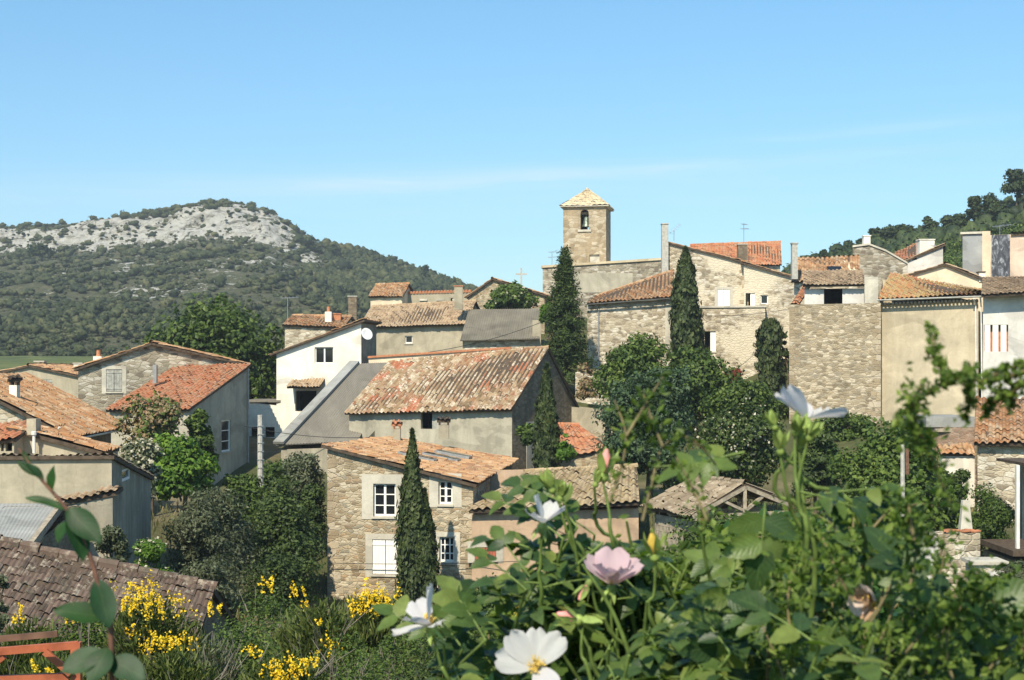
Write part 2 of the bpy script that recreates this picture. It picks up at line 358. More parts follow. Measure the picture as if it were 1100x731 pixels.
def sheet_chunk(mb, TL, TR, BL, BR, mat=0, pitch=.18, amp=.02, thick=.05):
    TL, TR, BL, BR = (np.array(p, float) for p in (TL, TR, BL, BR))
    n = np.cross(TR - BL, TL - BR); n /= np.linalg.norm(n); n = n if n[2] > 0 else -n
    nc = int(np.linalg.norm(BR - BL) / pitch) * 4; t = np.linspace(0, 1, nc + 1); h = np.sin(np.arange(nc + 1) * math.pi / 2) * amp
    A = TL + t[:, None] * (TR - TL) + n * h[:, None]; B = BL + t[:, None] * (BR - BL) + n * h[:, None]
    m = nc + 1; a = np.arange(nc)
    mb.add(np.concatenate([A, B]), np.stack([a, a + m, a + m + 1, a + 1], 1), None, mat)
    c = [BL - n * (thick + amp), BR - n * (thick + amp), TR - n * (thick + amp), TL - n * (thick + amp), BL - n * amp * 1.2, BR - n * amp * 1.2, TR - n * amp * 1.2, TL - n * amp * 1.2]
    mb.hexa([tuple(p) for p in c], mat)

# ------------------------------------------------------------------ houses
class House:
    def __init__(s, name, label, cat, xl, d, xr, ang, dp, zb, wall, group=None):
        a = R(ang); s.e = Vector((math.cos(a), math.sin(a), 0)); s.vv = Vector((-math.sin(a), math.cos(a), 0))
        s.FL = Vector((xp(xl, d), d, 0)); tx = (xr - CX) / FPX
        s.w = (tx * d - s.FL.x) / (math.cos(a) - tx * math.sin(a)); s.dp = dp; s.zb = zb
        s.FR = s.FL + s.e * s.w; s.BR = s.FR + s.vv * dp; s.BL = s.FL + s.vv * dp
        s.F = {'front': (s.FL, s.FR), 'right': (s.FR, s.BR), 'back': (s.BR, s.BL), 'left': (s.BL, s.FL)}
        s.tops = {}; s.holes = {k: [] for k in s.F}; s.fm = {k: wall for k in s.F}; s.reveal = {k: .22 for k in s.F}
        s.root = thing(name, (s.FL.x, s.FL.y, zb), label, cat, group); s.todo = []
    def P(s, u, v, z): q = s.FL + s.e * u + s.vv * v; return Vector((q.x, q.y, z))
    def fr(s, face): A, B = s.F[face]; e = (B - A).normalized(); return A, e, Vector((e.y, -e.x, 0)), (B - A).length
    def hit(s, face, px, py):
        A, e, n, L = s.fr(face); d = Vector(((px - CX) / FPX, 1, (CY - py) / FPX)); q = d * (A.dot(n) / Vector((d.x, d.y, 0)).dot(n))
        return (q - A).dot(e), q.z
    def zf(s, px_py, face='front'): return s.hit(face, *px_py)[1]
    # box in a wall's own frame: s along, z up, n outwards
    def fbox(s, mb, face, s0, s1, z0, z1, n0, n1, mat=0):
        A, e, n, L = s.fr(face)
        c = []
        for z in (z0, z1):
            for (ss, nn) in ((s0, n1), (s1, n1), (s1, n0), (s0, n0)):
                q = A + e * ss + n * nn; c.append((q.x, q.y, z))
        mb.hexa(c, mat)
    def corner_stones(s, face, right, z0, z1, seed=0, mat='ashlar'):
        rg = random.Random(seed); L = s.fr(face)[3]; mb = MB(); z = z0; k = 0
        while z < z1 - .15:
            hh = rg.uniform(.24, .38); w = rg.uniform(.5, .75) if k % 2 else rg.uniform(.26, .4); e = min(z + hh - .02, z1)
            a, c = (L - w, L + .012) if right else (-.012, w)
            s.fbox(mb, face, a, c, z, e, -.1, .012); z += hh; k += 1
        mb.build('corner_stones', M[mat], s.root)
    def hole(s, face, r, arch=False):
        s0, s1, z0, z1 = r
        if arch:
            cx, rr = (s0 + s1) / 2, (s1 - s0) / 2
            pl = [(s0, z0), (s1, z0)] + [(cx + rr * math.cos(i * math.pi / 8), z1 - rr + rr * math.sin(i * math.pi / 8)) for i in range(0, 9)]
        else: pl = [(s0, z0), (s1, z0), (s1, z1), (s0, z1)]
        s.holes[face].append(pl)
    def rect(s, face, px):
        x0, y0, x1, y1 = px; a = s.hit(face, x0, y1); b = s.hit(face, x1, y0)
        return min(a[0], b[0]), max(a[0], b[0]), min(a[1], b[1]), max(a[1], b[1])
    def window(s, face, px, style='panes', cols=2, rows=3, surround=None, sill=True, label=None, smat='shut_white', sw=.28, rv=.14):
        r = s.rect(face, px); s.hole(face, r); s0, s1, z0, z1 = r
        def later():
            mb = MB(); f = .07
            if style == 'panes':
                s.fbox(mb, face, s0, s0 + f, z0, z1, -rv - .05, -rv + .01); s.fbox(mb, face, s1 - f, s1, z0, z1, -rv - .05, -rv + .01)
                s.fbox(mb, face, s0 + f, s1 - f, z1 - f, z1, -rv - .05, -rv + .01); s.fbox(mb, face, s0 + f, s1 - f, z0, z0 + f * 1.3, -rv - .05, -rv + .012)
                for i in range(1, cols):
                    c = s0 + (s1 - s0) * i / cols; b = .05 if cols == 2 else .025; s.fbox(mb, face, c - b, c + b, z0 + f, z1 - f, -rv - .045, -rv + .014)
                for i in range(1, rows):
                    c = z0 + (z1 - z0) * i / rows; s.fbox(mb, face, s0 + f, s1 - f, c - .022, c + .022, -rv - .043, -rv + .004)
                w = mb.build('window', M['frame'], s.root)
                g = MB(); s.fbox(g, face, s0 + .002, s1 - .002, z0 + .002, z1 - .002, -rv - .075, -rv - .055); g.build('pane', M['glass'], w)
            elif style == 'shutter':
                c = (s0 + s1) / 2; n0 = -.02
                for a, b in ((s0 + .01, c - .012), (c + .012, s1 - .01)):
                    m2 = MB(); np_ = max(2, int((b - a) / .13)); 
                    for i in range(np_):
                        s.fbox(m2, face, a + (b - a) * i / np_ + .004, a + (b - a) * (i + 1) / np_ - .004, z0 + .02, z1 - .01, n0 - .04, n0)
                    for q in (.14, .86): s.fbox(m2, face, a, b, z0 + (z1 - z0) * q - .05, z0 + (z1 - z0) * q + .05, n0 + .002, n0 + .022)
                    m2.build('shutter', M[smat], s.root)
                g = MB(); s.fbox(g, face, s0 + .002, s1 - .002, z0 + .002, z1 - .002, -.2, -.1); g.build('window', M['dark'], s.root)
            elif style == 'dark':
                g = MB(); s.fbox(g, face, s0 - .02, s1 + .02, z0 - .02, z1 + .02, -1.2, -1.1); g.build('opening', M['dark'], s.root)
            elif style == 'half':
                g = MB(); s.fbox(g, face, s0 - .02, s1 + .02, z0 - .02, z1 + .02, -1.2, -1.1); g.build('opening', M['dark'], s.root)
                g = MB(); s.fbox(g, face, (s0 + s1) / 2, s1 - .01, z0 + .01, z1 - .01, -.16, -.1); g.build('shutter', M[smat], s.root)
            if surround:
                m3 = MB(); n1 = .018
                s.fbox(m3, face, s0 - sw, s0 - .001, z0 - .12, z1 + sw * .8, -.03, n1); s.fbox(m3, face, s1 + .001, s1 + sw, z0 - .12, z1 + sw * .8, -.03, n1)
                s.fbox(m3, face, s0 - .001, s1 + .001, z1 + .001, z1 + sw * .8, -.03, n1 - .001); m3.build('window_surround', M[surround], s.root)
            if sill:
                m4 = MB(); s.fbox(m4, face, s0 - .06, s1 + .06, z0 - .09, z0 - .003, -.15, .07); m4.build('window_sill', M['lime'], s.root)
        s.todo.append(later)
    def finish(s, extra=None):
        for fn in s.todo: fn()
        mats = []; mb = MB()
        for face in s.F:
            A, e, n, L = s.fr(face); top = s.tops[face]
            out = [(0, s.zb), (L, s.zb)] + [(q[0], q[1]) for q in reversed(top)]
            pls = [out] + s.holes[face]
            flat = [p for pl in pls for p in pl]
            tri = geometry.tessellate_polygon([[Vector((p[0], p[1], 0)) for p in pl] for pl in pls])
            W = [(A.x + e.x * p[0], A.y + e.y * p[0], p[1]) for p in flat]
            if s.fm[face] not in mats: mats.append(s.fm[face])
            mi = mats.index(s.fm[face])
            uo = {'front': 0, 'right': 17.3, 'back': 31.7, 'left': 43.1}[face] + s.FL.x
            fs = []
            for t in tri:
                a, b, c = (Vector(flat[i]) for i in t)
                cr = (b - a).cross(c - a)
                if abs(cr) < 1e-9: continue
                fs.append(t if cr > 0 else t[::-1])
            uv = [(flat[i][0] + uo, flat[i][1]) for t in fs for i in t]
            mb.add(W, fs, uv, mi)
            rv = s.reveal[face]
            for pl in s.holes[face]:
                for i in range(len(pl)):
                    p, q = pl[i], pl[(i + 1) % len(pl)]
                    def w3(p, dn): return (A.x + e.x * p[0] - n.x * dn, A.y + e.y * p[0] - n.y * dn, p[1])
                    mb.poly([w3(p, 0), w3(p, rv), w3(q, rv), w3(q, 0)], mi, [(uo + p[0], p[1]), (uo + p[0] + rv, p[1]), (uo + q[0] + rv, q[1]), (uo + q[0], q[1])])
        s.wall = mb.build('wall', [M[m] for m in mats], s.root)
        return s
    # roof shapes -----------------------------------------------------------
    def roofpart(s, quads, tmat, pitch=.26, row=.42, ridge=False, name='roof', sheet=False, smat='soffit', amp=.055):
        mb = MB()
        for i, q in enumerate(quads):
            if sheet: sheet_chunk(mb, *q)
            else: tile_chunk(mb, *q, pitch=pitch, row=row, amp=amp, ridge=ridge and i == 0)
        s.roof = mb.build(name, [M[tmat], M[smat]], s.root); return s.roof
    def flat(s, zl, zr, zbl=None, zbr=None):
        zbl = zl if zbl is None else zbl; zbr = zr if zbr is None else zbr
        s.tops = {'front': [(0, zl), (s.w, zr)], 'right': [(0, zr), (s.dp, zbr)], 'back': [(0, zbr), (s.w, zbl)], 'left': [(0, zbl), (s.dp, zl)]}
    def mono(s, zl, zr, zbl, zbr, tmat, down, oe=.35, ov=.15, up=.05, **kw):
        """one slope; down: the side the water runs to"""
        s.flat(zl, zr, zbl, zbr)
        def X(fu, fv):   # bilinear top with overhang
            u, v = fu * s.w, fv * s.dp
            z = (zl * (1 - fu) + zr * fu) * (1 - fv) + (zbl * (1 - fu) + zbr * fu) * fv
            return s.P(u, v, z + up)
        a = ov / s.w; b = ov / s.dp; c = oe / s.dp; g = oe / s.w
        if down == 'front': q = (X(-a, 1 + b), X(1 + a, 1 + b), X(-a, -c), X(1 + a, -c))
        elif down == 'back': q = (X(1 + a, -b), X(-a, -b), X(1 + a, 1 + c), X(-a, 1 + c))
        elif down == 'right': q = (X(-a, -b), X(-a, 1 + b), X(1 + g, -b), X(1 + g, 1 + b))
        else: q = (X(1 + a, 1 + b), X(1 + a, -b), X(-g, 1 + b), X(-g, -b))
        if tmat: s.roofpart([q], tmat, **kw)
        return q
    def gable_v(s, zl, zr, rl, rr, zb_, tmat, k=.5, oe=.35, ov=.15, up=.05, **kw):
        """ridge parallel to the front"""
        m = k * s.dp
        s.tops = {'front': [(0, zl), (s.w, zr)], 'right': [(0, zr), (m, rr), (s.dp, zb_)], 'back': [(0, zb_), (s.w, zb_)], 'left': [(0, zb_), (s.dp - m, rl), (s.dp, zl)]}
        sl = (rl - zl) / m * oe; sr = (rr - zr) / m * oe; sb = (min(rl, rr) - zb_) / (s.dp - m) * oe
        q1 = (s.P(-ov, m, rl + up), s.P(s.w + ov, m, rr + up), s.P(-ov, -oe, zl - sl + up), s.P(s.w + ov, -oe, zr - sr + up))
        q2 = (s.P(s.w + ov, m, rr + up), s.P(-ov, m, rl + up), s.P(s.w + ov, s.dp + oe, zb_ - sb + up), s.P(-ov, s.dp + oe, zb_ - sb + up))
        s.roofpart([q1, q2], tmat, **{'ridge': True, **kw})
    def gable_u(s, zl, zk, zr, ku, tmat, oe=.35, ov=.15, up=.05, **kw):
        """gable facing the front; ku = distance of the ridge from the left corner"""
        s.tops = {'front': [(0, zl), (ku, zk), (s.w, zr)], 'right': [(0, zr), (s.dp, zr)], 'back': [(0, zr), (s.w - ku, zk), (s.w, zl)], 'left': [(0, zl), (s.dp, zl)]}
        sl = (zk - zl) / ku * oe; sr = (zk - zr) / (s.w - ku) * oe
        q1 = (s.P(ku, s.dp + ov, zk + up), s.P(ku, -ov, zk + up), s.P(-oe, s.dp + ov, zl - sl + up), s.P(-oe, -ov, zl - sl + up))
        q2 = (s.P(ku, -ov, zk + up), s.P(ku, s.dp + ov, zk + up), s.P(s.w + oe, -ov, zr - sr + up), s.P(s.w + oe, s.dp + ov, zr - sr + up))
        s.roofpart([q1, q2], tmat, **{'ridge': True, **kw})
    def pbox(s, name, px0, px1, py0, py1, d, dep, mat, parent=None, grow=0):
        mb = MB(); g = grow
        mb.box(xp(px0, d) - g, xp(px1, d) + g, d - g, d + dep + g, zp(py1, d), zp(py0, d)); return mb.build(name, M[mat], parent or s.root)
    def chimney(s, px0, px1, py0, py1, d, mat='beige', dep=.6, cap='terracotta', capkind='slab', label=None):
        c = s.pbox('chimney', px0, px1, py0, py1, d, dep, mat)
        z = zp(py0, d); x0, x1 = xp(px0, d), xp(px1, d); mb = MB()
        if capkind == 'slab': mb.box(x0 - .05, x1 + .05, d - .05, d + dep + .05, z + .001, z + .08)
        elif capkind == 'tile':
            for xx in (x0, x1 - .08):
                mb.box(xx, xx + .08, d, d + dep, z + .001, z + .22)
            tile_chunk(mb, (x0 - .08, d + dep + .1, z + .36), (x1 + .08, d + dep + .1, z + .36), (x0 - .08, d - .1, z + .26), (x1 + .08, d - .1, z + .26), slab=True, smat=0)
        elif capkind == 'pot': mb.lathe(((x0 + x1) / 2, d + dep / 2, z), [(.16, 0), (.13, .1), (.12, .4), (.15, .42), (.09, .42), (.09, .1)], 10)
        mb.build('chimney_cap', M[cap], c)
        if label: c['label'] = label
        return c
    def gutter(s, a, b, mat='gutter', r=.07, down=None):
        mb = MB(); a, b = Vector(a), Vector(b); n = 8; e = (b - a).normalized(); y = Vector((-e.y, e.x, 0)).normalized(); up = Vector((0, 0, 1))
        sec = [(math.cos(t) * r, math.sin(t) * r) for t in np.linspace(math.pi, 2 * math.pi, 7)] + [(math.cos(t) * r * .8, math.sin(t) * r * .8) for t in np.linspace(2 * math.pi, math.pi, 7)]
        va = [tuple(a + y * p + up * q) for p, q in sec]; vb = [tuple(b + y * p + up * q) for p, q in sec]; m = len(sec)
        mb.add(va + vb, [(i, (i + 1) % m, m + (i + 1) % m, m + i) for i in range(m)])
        g = mb.build('gutter', M[mat], s.root)
        if down:
            for p in down:
                m2 = MB(); m2.tube([Vector(q) for q in p], .05, 8); m2.build('downpipe', M[mat], s.root)

# ================================================================== BUILDINGS
# stone farmhouse in the middle of the valley
h = House('farmhouse', 'two storey rubble stone farmhouse with white windows behind the twin topped cypress', 'house', 352, 60, 508, -7.7, 12.5, -11, 'stone_warm')
d2 = h.FR.y
h.window('front', (401, 520, 425, 555), 'panes', 2, 3, 'lime', sw=.5)
h.window('front', (471, 517, 486, 542), 'panes', 2, 3, 'lime', sw=.4)
h.window('front', (400, 580, 428, 617), 'shutter', surround='lime', sw=.3, smat='shut_white')
h.window('front', (472, 577, 488, 604), 'panes', 3, 3, 'lime', sw=.25)
q = h.mono(zp(480, 60), zp(520, d2), zp(480, 60) - .3, zp(520, d2) + .25, 'tile_farm', 'right', oe=.25, ov=.22, pitch=.25, row=.4)
TL, TR, BL, BR = (Vector(p) for p in q)
for i, (a, b) in enumerate(((.30, .50), (.47, .60), (.66, .62))):      # dark roof vents lying on the tiles
    mb = MB(); c = TL.lerp(TR, a); e = BL.lerp(BR, a); p = c.lerp(e, b); sl = (e - c).normalized(); al = (TR - TL).normalized(); nn = al.cross(sl); nn = nn if nn.z > 0 else -nn
    L, W = .85, .5
    for hh, g, mt in ((.17, 0, 0), (.19, -.07, 1)):
        cc = [p + al * x + sl * y + nn * z for z in (.02 if mt == 0 else .171, hh) for x, y in ((-W - g, -L - g), (-W - g, L + g), (W + g, L + g), (W + g, -L - g))]
        mb.hexa([tuple(v) for v in cc], mt)
    sk = mb.build('skylight', [M['zincpipe'], M['glass']], h.root)
h.corner_stones('front', False, -10.4, zp(483, 60), 1); h.corner_stones('front', True, -10.4, zp(524, d2), 2)
h.chimney(422, 430, 461, 474, 70.5, 'beige', .45, capkind='tile')
h.chimney(471, 482, 457, 472, 71, 'beige', .5, capkind='tile', cap='soffit')
h.finish()

# annex with the mossy roof
h = House('annex', 'low pink rendered annex with mossy canal tile roof joined to the stone farmhouse', 'annex', 507, 59, 686, 4, 5, -11, 'pink')
h.window('front', (510, 588, 533, 602), 'shutter', surround='lime', smat='shut_red', sw=.3)
zl, zr = h.zf((508, 553)), h.zf((685, 546))
h.flat(zl, zr, zl + 1.5, zr + 1.4)
TLp, TRp = pt(563, 507, 63.5), pt(684, 501, 64.5)
mb = MB(); tile_chunk(mb, TLp, TRp, pt(503, 549, 58.6), pt(687, 540, 58.9), pitch=.3, row=.45, amp=.075, ridge=True)
h.roof = mb.build('roof', [M['tile_moss'], M['soffit']], h.root); h.finish()

# grey rendered long house with mottled tile roof
h = House('long_house', 'long grey rendered house with a big mottled tile roof and brown stone gable', 'house', 375, 84.5, 550, -25, 10, -9, 'grey')
h.fm['right'] = 'stone_dark'
h.window('front', (452, 441, 475, 461), 'half', smat='shut_grey', sill=False)
zl, zr = h.zf((376, 441)), h.zf((549, 436))
h.gable_v(zl, zr, zp(390, 88.5), zp(374, 84.5), zp(442, 89), 'tile_mixed', oe=.4, ov=.12, pitch=.3, row=.45, amp=.075)
g = MB(); A, e, n, L = h.fr('right'); h.fbox(g, 'right', 2.0, 3.4, h.zb + .5, zr - 1.0, -.04, .02); g.build('plaster_strip', M['lime'], h.root)
h.finish()

# lean-to with grey sheet roof between the white house and the long house
h = House('shed', 'lean-to shed roofed in grey fibre cement between white house and long house', 'shed', 302, 83.5, 386, -19.7, 10.2, -9, 'grey_dark')
h.flat(zp(483, 83.5), zp(480, 82), zp(402, 93) - .3, zp(398, 92) - .3)
mb = MB(); sheet_chunk(mb, pt(378, 391, 93.2), pt(432, 389, 93.2), pt(296, 478, 83.2), pt(384, 474, 83.2))
rf = mb.build('roof', M['sheet'], h.root)
m2 = MB(); m2.bar(pt(299, 476, 83.1), pt(381, 389, 93.2), .7, .16); m2.build('verge_coping', M['sheet_pale'], rf)
h.finish()
h = House('yard_wall', 'long cream yard wall with a thin tile coping behind the long house roof', 'wall', 396, 95, 548, -2, .4, -7, 'cream')
za, zb_ = h.zf((397, 385)), h.zf((547, 375)); h.flat(za, zb_); m2 = MB(); m2.hexa([tuple(h.P(u, v, (za if u < 1 else zb_) + dz)) for dz in (.002, .14) for u, v in ((-.05, -.12), (h.w + .05, -.12), (h.w + .05, .52), (-.05, .52))]); m2.build('coping', M['terracotta'], h.root)
h.finish()

# white house
h = House('white_house', 'bright white house with a slanting roof line and a double window', 'house', 297, 96, 388, -12, 3.4, -8, 'white')
h.fm['right'] = 'grey_dark'; h.fm['left'] = 'beige'  # darker grey on the right wall paints in its shade
h.window('front', (338, 373, 358, 391), 'panes', 2, 1, None, sill=False)
h.window('front', (317, 420, 340, 442), 'dark', sill=False)
h.mono(zp(379, 96), h.zf((387, 346)), zp(379, 96), h.zf((387, 346)), 'tile_orange', 'left', oe=.5, ov=.3, row=.4)
A, e, n, L = h.fr('front'); a = h.hit('front', 314, 419); b = h.hit('front', 349, 419)
mb = MB(); w3 = lambda ss, nn, z: (A.x + e.x * ss + n.x * nn, A.y + e.y * ss + n.y * nn, z)
tile_chunk(mb, w3(a[0], .0, a[1] + .7), w3(b[0], .0, b[1] + .75), w3(a[0], 1.1, a[1] + .2), w3(b[0], 1.1, b[1] + .25), pitch=.22, row=.35)
mb.build('porch_roof', [M['tile_tan'], M['soffit']], h.root)
h.finish()
# satellite dish on it
t = thing('satellite_dish', pt(393, 362, 94.4), 'white satellite dish on the shaded side of the white house', 'satellite dish')
mb = MB(); mb.lathe(t.location + Vector((.05, -.25, .15)), [(.0, 0), (.25, .03), (.42, .1), (.43, .11), (.42, .115), (.25, .05), (0, .02)], 16, axis=Vector((.55, -.75, .35))); mb.build('dish', M['dish'], t, smooth=True)
mb = MB(); mb.tube([t.location + Vector((.0, 0, -.1)), t.location + Vector((.05, -.2, .12))], .025, 6); mb.tube([t.location + Vector((.05, -.25, -.2)), t.location + Vector((.4, -.75, .1))], .015, 5); mb.build('arm', M['metal'], t)

# small stone house behind the white one
h = House('small_house', 'small stone house with orange roof peeping over the white house', 'house', 306, 105, 368, -4, 6, -6, 'stone_pale')
h.gable_v(zp(349, 105), zp(352, 105), zp(340, 108), zp(341, 108), zp(349, 108), 'tile_orange', oe=.25)
h.chimney(349, 356, 335, 350, 106, 'white', .5, capkind='pot'); h.chimney(357, 366, 338, 350, 106.5, 'terracotta', .5)
h.finish()
# tan stone house with long tile roof
h = House('tan_house', 'tan stone house with a long plain tile roof below the parapet house', 'house', 389, 113.5, 501, -9, 7, -3, 'beige')
h.fm['right'] = 'stone_grey'
h.window('front', (435, 361, 443, 369), 'panes', 1, 1)
h.gable_v(h.zf((400, 350)), h.zf((499, 346)), zp(330, 116.5), zp(324, 115), zp(340, 119), 'tile_tan', oe=.45, row=.45)
h.chimney(374, 383, 319, 345, 112, 'stone_dark', .6, 'concrete'); h.chimney(488, 497, 308, 333, 111.5, 'beige', .6)
m2 = MB(); m2.tube([pt(447, 371, 112), pt(447, 376, 112)], .03); h.finish()
# low house with small orange roof, above the tan one
h = House('upper_house', 'small cream house with an orange roof standing above the long tan roof', 'house', 398, 127, 432, -8, 5, 0, 'cream')
h.gable_v(zp(318, 127), zp(317, 126), zp(306, 129), zp(305.5, 129), zp(318, 131), 'tile_orange', oe=.3); h.finish()
h = House('parapet_house', 'long cream building with a scalloped tile parapet and little vent holes', 'house', 433, 129, 506, -3, 5, 0, 'beige')
h.window('front', (483, 320, 487, 325), 'dark', sill=False)
h.flat(zp(315, 129), zp(313, 128.5), zp(318, 134), zp(318, 134))
mb = MB(); n_ = 22
for i in range(n_):
    p = h.P(h.w * (i + .5) / n_, -.1, zp(315, 129) + (zp(313, 128.5) - zp(315, 129)) * i / n_); mb.tube([p, p + Vector((0, .9, .1))], .13, 8)
mb.build('tile_coping', M['terracotta'], h.root)
for u in (.3, .55, .78):
    m2 = MB(); h.fbox(m2, 'front', h.w * u - .35, h.w * u + .35, zp(323.5, 129), zp(321.5, 129), 0.002, .12); m2.build('ledge', M['lime'], h.root)
h.finish()
# brown sheet roofed house
h = House('sheet_house', 'low cream house with a brown weathered sheet roof below the leafy terrace', 'house', 497, 107, 577, -4, 6, -3, 'stone_pale')
h.mono(h.zf((498, 364)), h.zf((575, 362)), zp(334, 113), zp(333, 112.6), 'sheet_brown', 'front', oe=.5, sheet=True)
mb = MB(); mb.box(xp(572, 106.6), xp(581, 106.6), 106.6, 107.4, zp(380, 106.6), zp(344, 106.6)); mb.build('pier', M['beige'], h.root)
h.finish()
# orange gabled house behind the terrace bush
h = House('gable_house', 'stone house with faded orange gable behind the leafy terrace', 'house', 503, 126, 585, -5, 8, 0, 'stone_warm')
h.gable_u(zp(318, 126), zp(300, 126), zp(317, 125), h.w * .32, 'tile_farm', oe=.3, ov=.25); h.finish()
# wayside cross
t = thing('stone_cross', (xp(560, 124), 124, zp(345, 124)), 'pale stone cross rising above the terrace bush', 'cross')
x, y = xp(560, 124), 124; z0 = zp(345, 124)
mb = MB(); mb.box(x - .5, x + .5, y - .5, y + .5, z0, z0 + 1.2); mb.box(x - .3, x + .3, y - .3, y + .3, z0 + 1.2, zp(308, y)); mb.build('pedestal', M['lime'], t)
mb = MB(); zt, zb = zp(288, y), zp(308, y); mb.box(x - .075, x + .075, y - .08, y + .08, zb, zt); zc = zt - .55
for sg in (-1, 1): mb.box(*sorted((x + sg * .075, x + sg * .5)), y - .078, y + .078, zc - .07, zc + .07)
mb.build('cross_arms', M['concrete'], t)

# church: nave and bell tower
h = House('church_nave', 'church nave wall of stone and grey render stretching under the bell tower', 'church', 583, 134, 722, -6, 12, -2, 'stone_grey')
h.fm['left'] = 'grey_dark'  # shade of the left end put into a darker wall colour
h.flat(h.zf((584, 288)), h.zf((720, 279)), h.zf((584, 288)) + .3, h.zf((720, 279)) + .3)
mb = MB()
zl, zr = h.tops['front'][0][1], h.tops['front'][1][1]
mb.hexa([tuple(h.P(u, v, zl + (zr - zl) * u / h.w + dz)) for dz in (.002, .22) for u, v in ((-.15, -.15), (h.w + .1, -.15), (h.w + .1, h.dp), (-.15, h.dp))]); mb.build('roof', M['tile_pale'], h.root)
m2 = MB(); h.fbox(m2, 'front', 2.2, 8.6, zl - 2.4, zl - .55, .002, .035); m2.build('render_band', M['grey'], h.root)
h.finish()
h = House('bell_tower', 'square stone church bell tower with an arched bell opening and hipped roof', 'bell tower', 605, 142, 651, -10, 4.5, 0, 'ashlar')
zt = zp(221, 142)
h.flat(zt, zt)
r = h.rect('front', (623.5, 225, 632.5, 247)); h.hole('front', r, True); h.hole('back', (h.w - r[1] - .5, h.w - r[0] - .2, r[2], r[3]), True); h.reveal['front'] = .6; h.reveal['back'] = .6
m2 = MB(); h.fbox(m2, 'front', r[0] - .25, r[1] + .25, r[2] - .22, r[2] - .002, -.3, .14); m2.build('window_sill', M['lime'], h.root)
c = h.P((r[0] + r[1]) / 2 + .1, .75, 0)
bl = MB(); bl.lathe((c.x, c.y, r[2] + .35), [(.5, 0), (.46, .1), (.36, .35), (.3, .7), (.24, .95), (.1, 1.05), (.06, 1.2), (.06, 1.35)], 16); b_ = bl.build('bell', M['bronze'], h.root, smooth=True)
yk = MB(); yk.box(c.x - .55, c.x + .55, c.y - .1, c.y + .1, r[2] + 1.6, r[2] + 1.85); yk.build('yoke', M['wood'], b_)
nr = h.rect('front', (633, 273.5, 644, 283)); h.hole('front', nr)
m2 = MB(); h.fbox(m2, 'front', nr[0] - .01, nr[1] + .01, nr[2] - .01, nr[3] + .01, -.3, -.2); m2.build('blocked_opening', M['lime'], h.root)
m2 = MB(); h.fbox(m2, 'front', nr[0] - .3, nr[1] + .5, nr[2] - .2, nr[2] - .002, -.1, .2); m2.build('ledge', M['lime'], h.root)
o = .3; zc = zp(204, 144); ap = h.P(h.w / 2, h.dp / 2, zc); C4 = [h.P(-o, -o, zt - .05), h.P(h.w + o, -o, zt - .05), h.P(h.w + o, h.dp + o, zt - .05), h.P(-o, h.dp + o, zt - .05)]
mb = MB()
for i in range(4):
    a, b = C4[i], C4[(i + 1) % 4]; tile_chunk(mb, ap.lerp(a, .03), ap.lerp(b, .03), a, b, pitch=.3, row=.45, slab=False)
mb.hexa([tuple(p - Vector((0, 0, .12))) for p in C4] + [tuple(p - Vector((0, 0, .01))) for p in C4], 1)
mb.lathe(ap + Vector((0, 0, -.1)), [(.2, 0), (.15, .2), (.0, .35)], 8)
mb.build('roof', [M['tile_pale'], M['lime']], h.root); h.finish()

# sunlit stone house with an orange hipped roof
h = House('hip_house', 'sunlit pale stone house with an orange hipped roof beside the tall fir', 'house', 631, 106, 721, -3, 7, -5, 'stone_pale')
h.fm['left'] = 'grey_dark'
zl, zr = h.zf((632, 327)), h.zf((719, 322)); h.flat(zl, zr, zl, zr + .4)
mb = MB(); tile_chunk(mb, pt(640, 319, 109), pt(723, 291, 113), pt(630, 326, 105.6), pt(723, 319, 105.2), pitch=.34, row=.45, amp=.08, ridge=True)
tile_chunk(mb, pt(723, 291, 113), pt(640, 319, 109), pt(723, 318, 117), pt(634, 326, 114), pitch=.34)
mb.build('roof', [M['tile_orange'], M['soffit']], h.root)
h.gutter(pt(629, 327, 105.5), pt(724, 320, 105.1), 'zincpipe', .08, [[pt(640, 328, 105.6), pt(643, 335, 105.9), pt(643, 398, 105.9)]])
m2 = MB(); h.fbox(m2, 'front', h.w - .45, h.w + .02, h.zb, zr - .02, .002, .03); m2.build('corner_strip', M['lime'], h.root)
h.finish()
# tall stone house with gable wall and pillar chimney
h = House('tall_house', 'tall stone house with a worn plaster wall and slender pillar chimney', 'house', 718, 116, 804, -8, 8, -4, 'stone_patch')
h.window('front', (771, 311, 784, 331), 'shutter', smat='shut_white', surround='lime', sw=.25)
h.mono(h.zf((719, 261)), h.zf((803, 283)), h.zf((719, 261)), h.zf((803, 283)), 'tile_orange', 'right', oe=.1, ov=.2)
h.corner_stones('front', True, h.zf((800, 331)), h.zf((803, 287)), 5)
h.chimney(711, 718, 241, 300, 115.5, 'concrete', .6, 'concrete'); h.finish()
h = House('back_house', 'house with a bright orange roof standing behind the tall stone house', 'house', 742, 127, 838, -9, 6, 0, 'stone_pale')
h.gable_v(zp(284, 127), zp(284, 127), zp(264, 130), zp(262, 130), zp(284, 133), 'tile_red', oe=.3); h.chimney(793, 803, 263, 285, 124, 'stone_dark', .7, 'lime'); h.finish()
h = House('wing_house', 'stone wing with small dark windows and a tiled verge right of the tall house', 'house', 799, 114.5, 858, -11, 7, -4, 'stone_patch')
h.window('front', (801, 315, 811, 329), 'half', smat='shut_white', sill=False); h.window('front', (817, 317, 825, 327), 'panes', 1, 1, sill=False)
h.mono(h.zf((800, 283)), h.zf((857, 299)), h.zf((800, 283)), h.zf((857, 299)), 'tile_orange', 'right', oe=.15, ov=.25)
h.finish()
